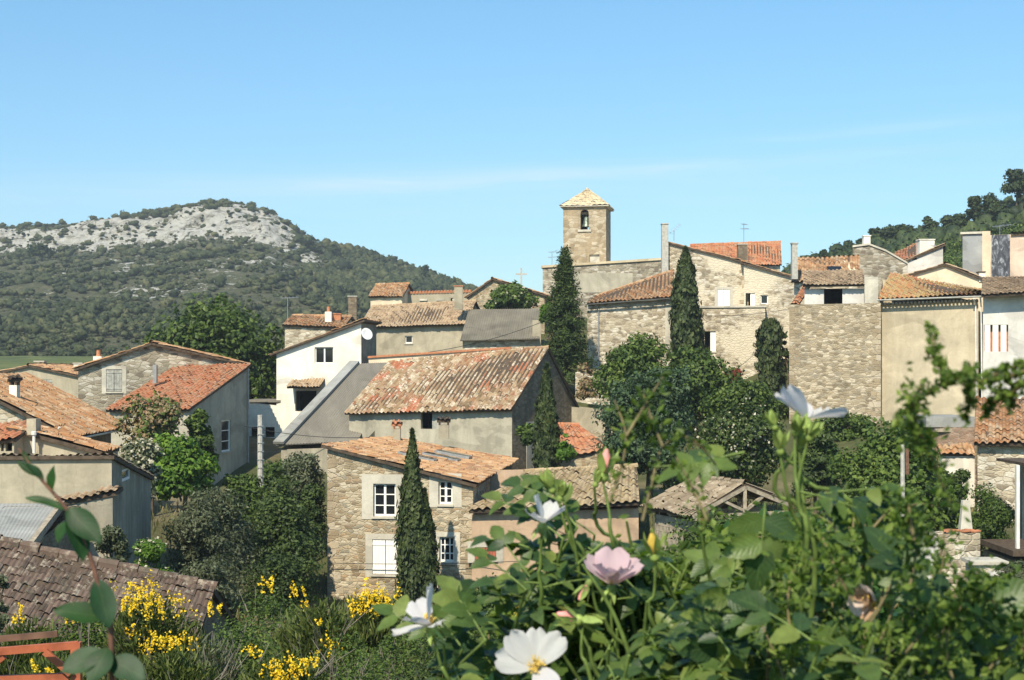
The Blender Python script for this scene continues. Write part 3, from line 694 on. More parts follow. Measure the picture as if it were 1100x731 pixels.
h = House('terrace_house', 'flat topped pale stone building with half shuttered window beside the cypress', 'house', 752, 110, 822, -10, 5, -5, 'stone_patch')
h.flat(h.zf((753, 331)), h.zf((820, 329)))
h.window('front', (757, 356, 769, 378), 'half', smat='frame', sill=True)
m2 = MB(); zz = h.zf((753, 331)); m2.hexa([tuple(h.P(u, v, zz + dz)) for dz in (.002, .15) for u, v in ((-.1, -.1), (h.w + .1, -.1), (h.w + .1, 5), (-.1, 5))]); m2.build('coping', M['lime'], h.root); h.finish()

# stone loggia house and the house behind it
h = House('loggia_house', 'high stone wall house with an open loggia under a tiled roof', 'house', 848, 88, 946, -13, 7, -5, 'stone_small')
zt = h.zf((900, 327)); h.flat(zt, zt + .05)
u0, u1 = h.hit('front', 864, 320)[0], h.hit('front', 939, 320)[0]; zr_ = h.zf((900, 306), 'front')
lg = MB()
a0, a1 = h.hit('front', 885, 320)[0], h.hit('front', 905, 320)[0]
def lbox(mb, ua, ub, va, vb, za, zb2, m=0): mb.hexa([tuple(h.P(u, v, z)) for z in (za, zb2) for u, v in ((ua, va), (ub, va), (ub, vb), (ua, vb))], m)
h.corner_stones('front', False, -3, zt - .05, 3); h.corner_stones('front', True, -3, zt - .05, 4)
zs = h.zf((900, 310)); lbox(lg, u0, a0, .6, .85, zt + .01, zs - .02); lbox(lg, a1, u1 - .6, .6, .85, zt + .01, zs - .02); lbox(lg, u0, u0 + .2, .85, 4.8, zt + .01, zr_); lbox(lg, u1 - .2, u1, 1.2, 4.8, zt + .01, zr_); lbox(lg, u0 + .21, u1 - .21, 4.6, 4.8, zt + .01, zr_)
lg.build('loggia_wall', M['pale_grey'], h.root)
m2 = MB(); lbox(m2, u1 - .58, u1 + .25, .1, 1.15, zt + .01, h.zf((900, 298))); m2.build('pier', M['lime'], h.root)
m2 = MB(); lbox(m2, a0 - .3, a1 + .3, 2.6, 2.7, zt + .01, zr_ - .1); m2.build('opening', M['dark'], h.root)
mb = MB(); tile_chunk(mb, h.P(u0 - .1, 5, zr_ + 1.25), h.P(u1 - .55, 5, zr_ + 1.25), h.P(u0 - .1, .1, zr_), h.P(u1 - .55, .1, zr_), pitch=.26); 
mb.build('loggia_roof', [M['tile_tan'], M['soffit']], h.root)
mb = MB(); tile_chunk(mb, pt(867, 301, 95), pt(874, 301, 95), pt(849, 327, 88.4), pt(858, 327, 88.2)); mb.build('verge', [M['tile_red'], M['soffit']], h.root)
h.finish()
h = House('orange_roof_house', 'house with a broad orange roof and a skylight behind the loggia', 'house', 853, 100, 921, -13, 6, -3, 'stone_pale')
h.gable_v(zp(301, 100), zp(301, 100), zp(279, 103), zp(277, 103), zp(300, 106), 'tile_orange', oe=.3, ov=.2, pitch=.34, amp=.08, ridge=False)
sk = MB(); c = pt(898, 293, 99.2); sk.hexa([tuple(c + Vector(p)) for p in ((-.5, 0, -.1), (.5, 0, -.1), (.5, .8, .35), (-.5, .8, .35), (-.5, -.1, .05), (.5, -.1, .05), (.5, .7, .5), (-.5, .7, .5))]); sk.build('skylight', M['glass'], h.root)
m2 = MB(); m2.bar(pt(906, 277, 102.5), pt(921, 299, 99), .5, .3); m2.build('verge_coping', M['cream'], h.root)
h.chimney(851, 857, 262, 300, 99, 'concrete', .5, 'concrete'); h.finish()
# tan rendered house with lichen roof
h = House('rendered_house', 'tall tan rendered house with lichen covered orange roof and white gutter', 'house', 945, 87.5, 1051, -16, 8, -5.5, 'tan')
zl = h.zf((946, 326)); zr = h.zf((1050, 322)); h.flat(zl, zr, zl + 2, zr + .3)
mb = MB(); tile_chunk(mb, pt(956, 294, 93.5), pt(1056, 312, 90), pt(942, 321.5, 87.1), pt(1055, 316.5, h.FR.y - .45), pitch=.28, amp=.075, ridge=False)
tile_chunk(mb, pt(1056, 312, 90), pt(956, 294, 93.5), pt(1062, 313, 95), pt(956, 312, 98), pitch=.28)
mb.build('roof', [M['tile_lichen'], M['soffit']], h.root)
e_ = h.FR.y
h.gutter(pt(942, 322, 86.95), pt(1054, 318, e_ - .6), 'gutter', .1, [[pt(1046, 321, e_ - .55), pt(1048, 328, e_ - .05), pt(1049, 452, e_ - .05)], [pt(1053, 319, e_ - .55), pt(1054, 330, e_ - .12), pt(1055, 434, e_ - .12)]])
m2 = MB()
for i in range(26):
    u = h.w * (i + .5) / 26; z = zl + (zr - zl) * i / 26; lbox(m2, u - .06, u + .06, -.4, 0, z - .12, z + .02)
m2.build('rafter_ends', M['wood'], h.root); h.finish()
# pale house at the right edge
h = House('louvre_house', 'pale house at the right edge with white vertical louvres under a tiled overhang', 'house', 1056, 85.2, 1150, -19, 8, -5.5, 'pale_grey')
zz = h.zf((1060, 316)); h.mono(zz, zz + .2, zz + 1.5, zz + 1.5, 'tile_tan', 'front', oe=1.0, ov=.1)
r = h.rect('front', (1057, 349, 1083, 378)); h.hole('front', r)
m2 = MB(); h.fbox(m2, 'front', r[0] - .02, r[1] + .02, r[2] - .02, r[3] + .02, -.5, -.4); lw = m2.build('louvre_window', M['terracotta'], h.root)
for i in range(3):
    s0 = r[0] + (r[1] - r[0]) * (i + .08) / 3; m2 = MB(); h.fbox(m2, 'front', s0, s0 + (r[1] - r[0]) / 4.3, r[2], r[3], -.15, -.02); m2.build('louvre', M['shut_white'], lw)
h.finish()
# houses behind on the right
h = House('clad_house', 'grey clad block with a flat top left of the tar stained pink house', 'house', 1034, 103, 1058, -19, 6, -3, 'zinc'); h.flat(zp(253, 103), zp(252, 103))
m2 = MB(); zz = zp(252, 103); m2.hexa([tuple(h.P(u, v, zz + dz)) for dz in (.002, .16) for u, v in ((-.15, -.15), (h.w + .1, -.15), (h.w + .1, 6), (-.15, 6))]); m2.build('coping', M['lime'], h.root); h.finish()
h = House('pink_house', 'pale pink house with a black tar stained panel at the right edge', 'house', 1056, 101, 1160, -19, 8, -3, 'rose')
h.flat(zp(253, 101), zp(253, 101))
r = h.rect('front', (1065, 252, 1085, 300)); m2 = MB(); h.fbox(m2, 'front', r[0], r[1], r[2], r[3] - .02, .003, .06); m2.build('tar_panel', M['tar'], h.root)
m2 = MB(); h.fbox(m2, 'front', -.05, .5, zp(312, 101), zp(249, 101), .003, .25); m2.build('pilaster', M['cream'], h.root)
mb = MB(); zz = zp(253, 101); tile_chunk(mb, h.P(1.9, 7, zz + .75), h.P(8, 7, zz + .75), h.P(1.9, -.2, zz + .03), h.P(8, -.2, zz + .03)); mb.build('roof', [M['tile_tan'], M['soffit']], h.root); h.finish()
h = House('cream_house', 'cream gabled house with a low tiled verge in front of the clad block', 'house', 975, 98, 1060, -17, 8, -3, 'cream')
h.gable_u(h.zf((976, 296)), zp(285, 98), h.zf((1059, 302)), h.w * .48, 'tile_tan', oe=.3, ov=.2); h.chimney(1052, 1058, 293, 303, 96.5, 'white', .5, 'soffit'); h.finish()
h = House('slant_house', 'small white house with a slanting roof line and a square white chimney', 'house', 969, 109, 1013, -17, 6, -2, 'pale_grey')
h.window('front', (980, 277, 985, 279.5), 'dark', sill=False)
h.mono(h.zf((970, 282)), h.zf((1012, 264)), h.zf((970, 282)), h.zf((1012, 264)), 'tile_tan', 'left', oe=.2, ov=.15); h.chimney(988, 1004, 258, 274, 111, 'white', .9, 'white'); h.finish()
h = House('hillside_house', 'tiny orange roofed house tucked behind the stone gable below the pines', 'house', 962, 118, 988, -16, 5, 0, 'stone_pale')
h.mono(zp(281, 118), zp(276, 118), zp(272, 123), zp(262, 123), 'tile_red', 'front', oe=.3); h.finish()
h = House('ruined_gable', 'roofless stone gable wall with a white chimney below the pines', 'house', 916, 106, 975, -15, 3, -2, 'stone_grey')
h.tops = {'front': [(0, zp(266, 106)), (h.w * .3, zp(264, 106)), (h.w * .6, zp(271, 106)), (h.w, zp(285, 106))], 'right': [(0, zp(285, 106)), (3, zp(285, 106))], 'back': [(0, zp(285, 106)), (h.w * .4, zp(271, 106)), (h.w * .7, zp(264, 106)), (h.w, zp(266, 106))], 'left': [(0, zp(266, 106)), (3, zp(266, 106))]}
mb = MB(); zq = [(0, 266), (.3, 264), (.6, 271), (1, 285)]
for (a, pa), (b, pb) in zip(zq, zq[1:]): mb.hexa([tuple(h.P(u, v, zp(p, 106) + dz)) for dz in (.002, .14) for u, v, p in ((a * h.w, -.1, pa), (b * h.w, -.1, pb), (b * h.w, 3.1, pb), (a * h.w, 3.1, pa))])
mb.build('coping', M['lime'], h.root)
h.chimney(928, 935, 254, 268, 107, 'white', .5, 'white'); h.finish()

# right edge, lower: stone outhouse, veranda, low buildings and garden walls
h = House('outhouse', 'small stone outhouse with an orange tiled roof at the right edge', 'outhouse', 1050, 62, 1135, -19, 6, -8, 'stone_pale')
h.mono(h.zf((1060, 474)), h.zf((1060, 474)), zp(430, 68), zp(430, 68), 'tile_orange', 'front', oe=.45, ov=.15, pitch=.3, amp=.08); h.fm['left'] = 'stone_dark'
h.finish()
t = thing('veranda', (xp(1110, 50), 50, -9), 'dark covered veranda with a white post at the right edge', 'veranda')
mb = MB(); mb.box(xp(1091, 50), xp(1150, 50), 49, 52, zp(499, 50), zp(496, 50)); mb.build('canopy', M['soffit'], t)
mb = MB(); mb.box(xp(1092, 49.2), xp(1095.5, 49.2), 49.2, 49.35, zp(592, 49.2), zp(500, 49.2)); mb.build('post', M['gutter'], t)
mb = MB(); mb.box(xp(1088, 48.6), xp(1150, 48.6), 48.6, 52, zp(598, 48.6), zp(592, 48.6)); mb.build('deck', M['soffit'], t)
mb = MB(); mb.box(xp(1098, 52), xp(1160, 52), 52, 52.3, zp(592, 52), zp(494, 52)); mb.build('rear_wall', M['grey_dark'], t)
mb = MB(); mb.box(xp(1088, 49), xp(1150, 49), 49, 52, -9.2, zp(602, 49) - .002); mb.build('base', M['stone_dark'], t)
h = House('brick_outbuilding', 'low old brick outbuilding with a pale beam left of the stone outhouse', 'outbuilding', 1000, 70, 1049, -17, 4, -8, 'brick_old')
h.flat(zp(459, 70), zp(459, 70)); m2 = MB()
m2.box(xp(995, 69.8), xp(1050, 69.8), 69.8, 74, zp(459, 70) + .002, zp(448, 70)); m2.build('roof', M['sheet_pale'], h.root)
m2 = MB(); m2.box(xp(1005, 69.7), xp(1048, 69.7), 69.7, 69.9, zp(464, 70), zp(460.5, 70)); m2.build('beam', M['wood_pale'], h.root); h.finish()
h = House('garden_wall', 'short white garden wall with an orange tile coping below the brick outbuilding', 'wall', 1012, 66, 1047, 0, .4, -8, 'white')
h.flat(zp(489, 66), zp(489, 66)); mb = MB(); tile_chunk(mb, h.P(-.1, .5, zp(478, 66.5)), h.P(h.w, .5, zp(478, 66.5)), h.P(-.1, -.15, zp(488, 66)), h.P(h.w, -.15, zp(488, 66)), pitch=.3, amp=.07); mb.build('tile_coping', [M['tile_orange'], M['soffit']], h.root); h.finish()
h = House('garden_wall', 'dry stone garden wall with a tile strewn top among the right hand shrubs', 'wall', 1008, 46, 1053, 4, .8, -9.5, 'stone_pale'); h.flat(zp(574, 46), zp(573, 46))
mb = MB(); rg = np.random.default_rng(4)
for i in range(14):
    u = rg.uniform(0, h.w); a = rg.uniform(-.6, .6); c = h.P(u, rg.uniform(.1, .7), zp(573, 46) + .03); e = Vector((math.cos(a), math.sin(a), rg.uniform(-.1, .2))) * .14; mb.bar(c - e, c + e, .16, .04)
mb.build('loose_tiles', M['terracotta'], h.root); h.finish()
h = House('garden_wall', 'lower stone garden wall with a pale flat coping beside the veranda', 'wall', 1046, 44, 1083, 0, .8, -9.5, 'stone_pale'); h.flat(zp(607, 44), zp(607, 44))
m2 = MB(); m2.box(xp(1044, 43.9), xp(1084, 43.9), 43.9, 45, zp(607, 44) + .002, zp(603, 44)); m2.build('coping', M['lime'], h.root)
m2 = MB(); m2.box(xp(1061, 43.95), xp(1081, 43.95), 43.95, 43.997, zp(640, 44), zp(613, 44)); m2.build('render_panel', M['pale_grey'], h.root); h.finish()
h = House('cistern', 'pale rendered cistern block left of the stone garden walls', 'cistern', 984, 43, 1008, 8, 1.2, -9, 'pale_grey'); h.flat(zp(582, 43), zp(582, 43)); h.finish()
t = thing('standing_stone', (xp(1037, 48), 48, zp(580, 48)), 'tall pale slab standing on the stone garden wall', 'stone')
mb = MB(); x0, x1 = xp(1031, 48), xp(1046, 48); mb.hexa([(x0, 48, zp(580, 48)), (x1, 48, zp(580, 48)), (x1, 48.3, zp(580, 48)), (x0, 48.3, zp(580, 48)), (xp(1035, 48), 48.05, zp(538, 48)), (xp(1042, 48), 48.05, zp(538, 48)), (xp(1042, 48), 48.25, zp(538, 48)), (xp(1035, 48), 48.25, zp(538, 48))])
mb.build('slab', M['lime'], t)

# open timber shed
h = House('timber_shed', 'open timber framed shed with exposed roof truss among the trees', 'shed', 748, 49, 838, 24, 3.0, -8.5, 'wood')
ze = h.zf((748, 551)); zk = h.zf((795, 519)); ku = h.hit('front', 797, 520)[0]
mb = MB(); q1 = (h.P(ku, 3.3, zk), h.P(ku, -.25, zk), h.P(-.4, 3.3, ze - .05), h.P(-.4, -.25, ze - .05)); q2 = (h.P(ku, -.25, zk), h.P(ku, 3.3, zk), h.P(h.w + .4, -.25, ze + .25), h.P(h.w + .4, 3.3, ze + .25))
tile_chunk(mb, *q1, ridge=True, pitch=.2, amp=.035); tile_chunk(mb, *q2, pitch=.2, amp=.035); mb.build('roof', [M['tile_weather'], M['soffit']], h.root)
mb = MB(); P = h.P
for v in (-.2, 1.5, 2.9):
    for a, b, w in ((P(-.3, v, ze - .12), P(ku, v, zk - .14), .14), (P(h.w + .3, v, ze + .12), P(ku, v, zk - .14), .14), (P(-.2, v + .01, ze - .16), P(h.w + .2, v + .01, ze - .16), .2), (P(ku, v + .02, ze - .05), P(ku, v + .02, zk - .2), .16), (P(ku, v + .03, ze), P(ku - .9, v + .03, (ze + zk) / 2 - .1), .1), (P(ku, v + .03, ze), P(ku + .75, v + .03, (ze + zk) / 2), .1)):
        mb.bar(a, b, .12, w)
tr = mb.build('roof_truss', M['wood_pale'], h.root)
for u, v in ((.1, -.1), (h.w - .1, -.1), (.1, 2.9), (h.w - .1, 2.9)):
    m2 = MB(); m2.bar(P(u, v, -8.5), P(u, v, ze - .2), .18, .18); m2.build('post', M['wood'], h.root)
m2 = MB()
for i in range(7): z = ze - .3 - .2 * (i + 1); m2.hexa([tuple(P(u, v, zz)) for zz in (z + .005, z + .195) for u, v in ((-.06, 0), (-.02, 0), (-.02, 2.7), (-.06, 2.7))])
m2.build('board_panel', M['wood_pale'], h.root)
m2 = MB(); m2.hexa([tuple(P(u, v, zz)) for zz in (-8.5, ze) for u, v in ((0, 2.8), (h.w, 2.8), (h.w, 2.88), (0, 2.88))]); m2.build('rear_wall', M['soffit'], h.root)

# small orange roofed house behind the slim cypress
h = House('low_house', 'low house with a plain orange red roof between slim cypress and blue green tree', 'house', 586, 75, 656, -6, 4, -8, 'stone_warm')
mb = MB(); tile_chunk(mb, pt(596, 456, 78.6), pt(622, 457, 78.6), pt(584, 494, 74.6), pt(659, 483, 74.6), pitch=.3, amp=.06, ridge=True); mb.build('roof', [M['tile_red'], M['soffit']], h.root)
h.flat(zp(496, 75), zp(487, 74.5), zp(462, 78), zp(464, 78)); h.finish()
h = House('yard_wall', 'low plastered yard wall beneath the brown stone gable', 'wall', 612, 88, 650, -20, 1, -7, 'beige'); h.flat(zp(437, 88), zp(441, 87)); h.finish()
h = House('yard_wall', 'rubble retaining wall with red stems behind the fir', 'wall', 618, 98, 655, -8, 1, -7, 'stone_pale'); h.flat(zp(400, 98), zp(396, 98)); h.finish()

# left: stone gable house and its lean-to wing
h = House('stone_house', 'wide rubble stone gable house with grey shutters and an orange lean-to', 'house', 84, 83.5, 262, 11, 8, -8, 'stone_grey')
h.window('front', (114, 397, 131, 421), 'shutter', surround='lime', smat='shut_grey', sw=.25)
h.gable_u(h.zf((86, 396)), h.zf((163, 369)), h.zf((262, 391)), h.hit('front', 163, 370)[0], 'tile_farm', oe=.3, ov=.3, row=.4)
BRc = h.FR
h.chimney(100, 109, 383, 395, 88, 'white', .5, capkind='pot')
zz = h.zf((165, 405)); m2 = MB(); m2.box(xp(164, 80), xp(168, 80), 80, 80.3, zp(412, 80), zp(392, 80)); m2.build('flue', M['zincpipe'], h.root)
h.finish()
h = House('lean_to', 'grey walled lean-to with an orange red roof against the stone gable house', 'lean-to', 118, 76.5, 203, -11, 8.6, -9, 'grey')
h.window('right', (238, 451, 248, 486), 'panes', 1, 3, rv=.08)
zf_ = h.zf((160, 440)); h.mono(zf_, h.zf((202, 439)), zp(393, 84) - .1, zp(391, 83.5) - .1, 'tile_red', 'front', oe=.3, ov=.12, pitch=.26, amp=.07)
h.fm['right'] = 'grey'; h.gutter(h.P(h.w + .02, 7.9, zp(400, 84)), h.P(h.w + .02, 8.2, zp(400, 84)), 'zincpipe', .05, [[h.P(h.w + .1, 8.3, zp(396, 84)), h.P(h.w + .1, 8.3, -8)]])
h.finish()
h = House('gabled_house', 'beige gabled house with pink tile verge far left behind the orange roof', 'house', -35, 97, 90, -4, 8, -6, 'beige')
h.window('front', (43, 408, 56, 424), 'shutter', smat='shut_grey', sill=False)
h.gable_u(h.zf((-34, 408)), h.zf((32, 393)), h.zf((89, 405)), h.hit('front', 32, 393)[0], 'tile_farm', oe=.2, ov=.2)
h.chimney(37, 47, 389, 399, 99, 'beige', .6, 'lime'); h.chimney(79, 88, 391, 401, 99, 'white', .5, 'lime'); h.finish()
h = House('eaves_house', 'stone house with a rough orange roof and deep shaded eaves', 'house', -45, 58, 58, 4, 11, -7, 'stone_pale')
h.fm['right'] = 'grey_dark'  # shade under the eaves side painted in as darker grey
zr = zp(460, h.FR.y); zl = zr + 2.05
q = h.mono(zl, zr, zl, zr, 'tile_orange', 'right', oe=.8, ov=.25, pitch=.28, amp=.07)
h.gutter(Vector(q[2]) + Vector((.04, 0, -.08)), Vector(q[3]) + Vector((.04, 0, -.08)), 'gutter', .07, [[pt(64, 459, 57.9), pt(61, 467, 58.0), pt(62, 478, 58.1)]])
h.chimney(10, 18, 414, 428, 60, 'white', .4, 'soffit', 'tile'); h.finish()
h = House('rear_wing', 'grey rendered wing with a tiled verge and white vent pipe under the deep eaves', 'house', 14, 51.5, 110, 3, 2.5, -7, 'beige')
h.mono(h.zf((15, 461)), h.zf((109, 486)), h.zf((15, 461)), h.zf((109, 486)), 'tile_orange', 'right', oe=.1, ov=.18)
m2 = MB(); m2.tube([pt(36.5, 487, 51.2), pt(36.5, 468, 51.2)], .06, 8); m2.lathe(pt(36.5, 468, 51.2), [(.06, 0), (.1, .02), (.1, .14), (.05, .16)], 10); m2.build('vent_pipe', M['gutter'], h.root)
m2 = MB(); m2.box(xp(31, 51.6), xp(41, 51.6), 51.35, 51.9, zp(467, 51.6), zp(450, 51.6)); m2.build('chimney', M['beige'], h.root); h.finish()
h = House('porch', 'little orange roofed porch with dark openings at the left edge', 'porch', -30, 50.5, 15, 0, 2, -7, 'beige')
h.window('front', (1, 476, 4, 485), 'dark', sill=False); h.window('front', (6, 474, 13, 485), 'dark', sill=False)
h.mono(h.zf((-29, 478)), h.zf((14, 472)), h.zf((-29, 478)) + .6, h.zf((14, 472)) + .5, 'tile_red', 'front', oe=.2, ov=.1); h.finish()
h = House('grey_house', 'plain grey rendered house with small white window on its shaded side', 'house', -70, 45, 120, 5, 7.5, -9, 'beige')
h.fm['right'] = 'grey_dark'; h.window('right', (131, 502, 140, 518), 'panes', 1, 1, None, rv=.03, sill=False)  # right wall coloured darker than the front to stand for its shade
z1 = h.zf((118, 491)); h.mono(z1, z1, z1 - 1.25, z1 - 1.25, 'tile_tan', 'back', oe=.15, ov=.1)
h.finish()
h = House('lean_to', 'low grey lean-to with a thin tile edge against the plain grey house', 'lean-to', 62, 44.2, 121, 5, .75, -9, 'grey_dark')
h.mono(h.zf((65, 541)), h.zf((120, 530)), h.zf((65, 541)) + .06, h.zf((120, 530)) + .06, 'tile_tan', 'front', oe=.12); h.finish()
h = House('sheet_shed', 'shed with a grey corrugated roof and wooden verge at the left edge', 'shed', -60, 37.5, 32, 2, 5, -8.5, 'stone_dark')
mb = MB(); sheet_chunk(mb, pt(-60, 541, 43), pt(66, 541, 43), pt(-70, 586, 37.3), pt(33, 586, 37.3), pitch=.09, amp=.006); mb.build('roof', M['sheet_pale'], h.root)
m2 = MB(); m2.bar(pt(33, 587, 37.2), pt(67, 542, 43), .14, .22); m2.build('verge_board', M['wood_pale'], h.root)
h.flat(zp(590, 37.5), zp(590, 37.5), zp(544, 42.5), zp(544, 42.5)); h.finish()
h = House('barn', 'near barn with a faded brown tile roof sloping across the lower left', 'barn', -110, 26.6, 172, 0, 8.8, -8.8, 'stone_dark')
h.gable_v(zp(579, 31) - 2.1, zp(634, 31) - 2.1, zp(579, 31), zp(634, 31), zp(634, 31) - 2.1, 'tile_mauve', oe=.4, ov=.12, pitch=.12, row=.26, amp=.016); h.finish()
h = House('lime_house', 'whitewashed house with dark openings glimpsed behind the concrete pole', 'house', 262, 96, 300, 0, 5, -8, 'white')
h.window('front', (270, 459, 280, 482), 'dark', sill=False); h.window('front', (285, 459, 295, 470), 'dark', sill=False); h.window('front', (285, 474, 295, 486), 'dark', sill=False)
h.flat(zp(432, 96), zp(436, 96)); m2 = MB(); m2.hexa([tuple(h.P(u, v, zp(434, 96) + dz)) for dz in (.1, .25) for u, v in ((-.1, -.1), (h.w + .1, -.1), (h.w + .1, 5), (-.1, 5))]); m2.build('roof', M['sheet'], h.root); h.finish()

# ------------------------------------------------------------------ poles, wires, antennas, railing
def pole(name, label, px, py0, py1, d, r, mat, extra=None):
    t = thing(name, pt(px, py1, d), label, 'pole'); mb = MB(); mb.tube([pt(px, py1, d), pt(px - .5, py0, d)], [r, r * .8], 8); mb.build('post', M[mat], t); return t
t = pole('concrete_pole', 'pale concrete utility pole with rungs behind the olive bush', 280, 446, 545, 68, .16, 'concrete')
for i in range(8): p = pt(280, 458 + i * 9, 67.86); mb = MB(); mb.bar(p - Vector((.17, 0, 0)), p + Vector((.17, 0, 0)), .03, .03); mb.build('rung', M['zincpipe'], t)
t = pole('utility_pole', 'grey utility pole with a rusty marker board among the right hand trees', 970, 478, 600, 50, .09, 'concrete')
mb = MB(); mb.box(xp(972.5, 50.1), xp(976, 50.1), 50.05, 50.12, zp(510, 50.1), zp(482, 50.1)); mb.build('marker_board', M['rust'], t)
def cable(name, label, a, b, sag, r=.014):
    a, b = Vector(a), Vector(b); mb = MB(); n = 14
    mb.tube([a.lerp(b, i / n) - Vector((0, 0, 4 * sag * (i / n) * (1 - i / n))) for i in range(n + 1)], r, 5)
    tag(mb.build(name, M['cable'], None, a), label, 'cable')
cable('overhead_cable', 'thin cable slung across the farmhouse front below the windows', pt(352, 605, 59.7), pt(560, 603, 58.6), .08)
cable('overhead_cable', 'black cable crossing below the grey sheet roof to the long house', pt(262, 458, 81), pt(400, 470, 82.5), .25, .02)
cable('overhead_cable', 'black cable from the white house dish to the brown sheet roof', pt(405, 384, 95), pt(580, 347, 105.5), .5, .022)
cable('overhead_cable', 'black cable along the shaded wall of the orange lean-to', pt(205, 447, 76.2), pt(262, 441, 84), .1, .02)
cable('overhead_cable', 'thin cable draped across the flat topped terrace house', pt(722, 338, 104), pt(848, 332, 108), .3, .018)
def antenna(label, px, pyt, pyb, d, arms, tilt=0, n=5, le=.8):
    t = thing('antenna', pt(px, pyb, d), label, 'antenna'); b = pt(px, pyb, d); a = pt(px, pyt, d)
    mb = MB(); mb.tube([b, a], .025, 6); mb.build('mast', M['metal'], t)
    mb = MB(); dx = Vector((math.cos(tilt), .25, math.sin(tilt))).normalized()
    for k, (off, L) in enumerate(arms):
        c = a - Vector((0, 0, off)); mb.tube([c - dx * L * .4, c + dx * L * .6], .018, 5)
        for i in range(n): p = c - dx * L * .4 + dx * L * (i + .5) / n; q = Vector((-dx.y, dx.x, .25)).normalized() * le * .5; mb.tube([p - q, p + q], .012, 4)
    mb.build('aerial', M['metal'], t)
antenna('tilted television aerial on the tall stone house beside its pillar chimney', 724, 247, 259, 116.2, [(0, 1.3)], .75)
antenna('tall thin television aerial above the bright orange roof', 799, 240, 264, 124.3, [(.1, .5), (.5, .8)], .05)
antenna('television aerial on the church nave left of the bell tower', 593, 271, 289, 134.5, [(0, .9), (.5, 1.0)], .1)
antenna('thin television aerial on the small stone house behind the white house', 309, 320, 349, 105.5, [(0, 1.4)], .05)
antenna('low television aerial on top of the pink house roof', 1074, 243, 253, 101.5, [(0, 1.6)], .15)
antenna('small aerial between orange skylight roof and stone gable', 1004, 262, 284, 110.5, [(.2, .5), (.6, .5)], 0)
t = thing('metal_railing', (xp(-10, 7.2), 7.2, -2.4), 'rusty red painted metal railing in the lower left corner', 'railing')
def rbar(n_, a, b, w, hh, m='red_paint'): mb = MB(); mb.bar(a, b, w, hh); mb.build(n_, M[m], t)
rbar('top_rail', pt(-40, 703, 7.2), pt(84, 693, 7.3), .03, .038); rbar('lower_rail', pt(-40, 732, 7.2), pt(74, 727, 7.3), .03, .04)
rbar('brace', pt(48, 700, 7.24), pt(76, 724, 7.26), .025, .034); rbar('post', pt(82, 690, 7.3), pt(84, 900, 7.3), .05, .04)
rbar('brace', pt(4, 704, 7.24), pt(-26, 728, 7.26), .03, .045); rbar('handrail', pt(-40, 690, 7.05), pt(62, 681, 7.1), .02, .03, 'rust')
# ================================================================== TERRAIN
CP = [(0, 0, -1.65), (-5, 2, -1.75), (5, 2, -1.75), (0, 7, -2.3), (-6, 8, -2.4), (6, 8, -2.3), (0, 14, -4.0), (-8, 16, -4.4), (8, 16, -4.2), (-3, 22, -5.6), (-9, 22, -5.4), (6, 22, -5.6),
      (-4, 28, -6.3), (4, 30, -6.6), (12, 30, -6.6), (-14, 34, -8), (0, 40, -8.2), (14, 40, -8), (-15, 46, -8.2), (-6, 52, -9.4), (-6, 60, -9.8), (4, 57, -9.2), (14, 52, -7.6), (20, 50, -8), (20, 62, -6.5), (10, 66, -6.6),
      (-20, 60, -6.8), (-17, 74, -6.8), (-22, 88, -5), (-28, 100, -3.2), (-8, 80, -6.2), (2, 80, -6), (-12, 92, -4.8), (6, 90, -4), (-10, 112, -.6), (0, 106, 0), (8, 104, -1.5), (14, 108, -2), (20, 88, -3.2), (28, 86, -3.2), (34, 84, -3), (22, 112, 1), (34, 104, 3),
      (-4, 128, 4), (4, 136, 5), (10, 140, 5.5), (18, 128, 4), (-30, 140, -1), (-60, 120, -2), (-60, 200, 0), (-60, 60, -7), (-60, 20, -6), (60, 20, -5), (60, 60, -4), (60, 100, 5), (60, 150, 12), (0, 200, 2), (-90, 260, 2), (0, 300, 2), (40, 190, 10), (0, -30, -1.2), (-40, -30, -1.2), (40, -30, -1.2), (-200, 150, -2), (-200, 0, -4), (200, 0, -2), (200, 150, 10), (0, 500, 0), (-300, 500, 0), (300, 500, 5)]
CPa = np.array(CP)
def ground_z(x, y):
    x = np.asarray(x, float); y = np.asarray(y, float)
    d2 = (x[..., None] - CPa[:, 0]) ** 2 + (y[..., None] - CPa[:, 1]) ** 2
    w = 1 / (d2 + 2.0) ** 1.6
    return (w * CPa[:, 2]).sum(-1) / w.sum(-1)
def gz(x, y): return float(ground_z(np.array([x]), np.array([y]))[0])
def gridmesh(name, X, Y, Z, mat, kind='structure', smooth=True):
    n, m = X.shape; V = np.stack([X, Y, Z], -1).reshape(-1, 3); a = (np.arange(n - 1)[:, None] * m + np.arange(m - 1)).ravel()
    mb = MB(); mb.add(V, np.stack([a, a + 1, a + m + 1, a + m], 1), np.repeat(V[:, :2][np.stack([a, a + 1, a + m + 1, a + m], 1)].reshape(-1, 2), 1, 0))
    o = mb.build(name, mat, None, (0, 0, 0), smooth); o['kind'] = kind; return o
k = NT('dry grass ground'); ob = k.obj(); n1 = k.noise(ob, .09, 6, .65)[0]; n2 = k.noise(ob, 1.3, 6, .7)[0]
c = k.ramp(n1, [(.3, (.045, .06, .018)), (.5, (.09, .095, .035)), (.66, (.2, .165, .095))]); c = k.mix(.7, c, k.ramp(n2, [(.3, .45), (.7, 1.0)]), 'MULTIPLY')
k.color(c); k.rough(.95); k.bump(n2, .6, .1); M['ground'] = k.m
xs = np.concatenate([np.array([-1180, -900, -600, -400, -280, -200, -150]), np.arange(-110, 111, 2.0), np.array([150, 200, 280, 400, 600, 900, 1180])])
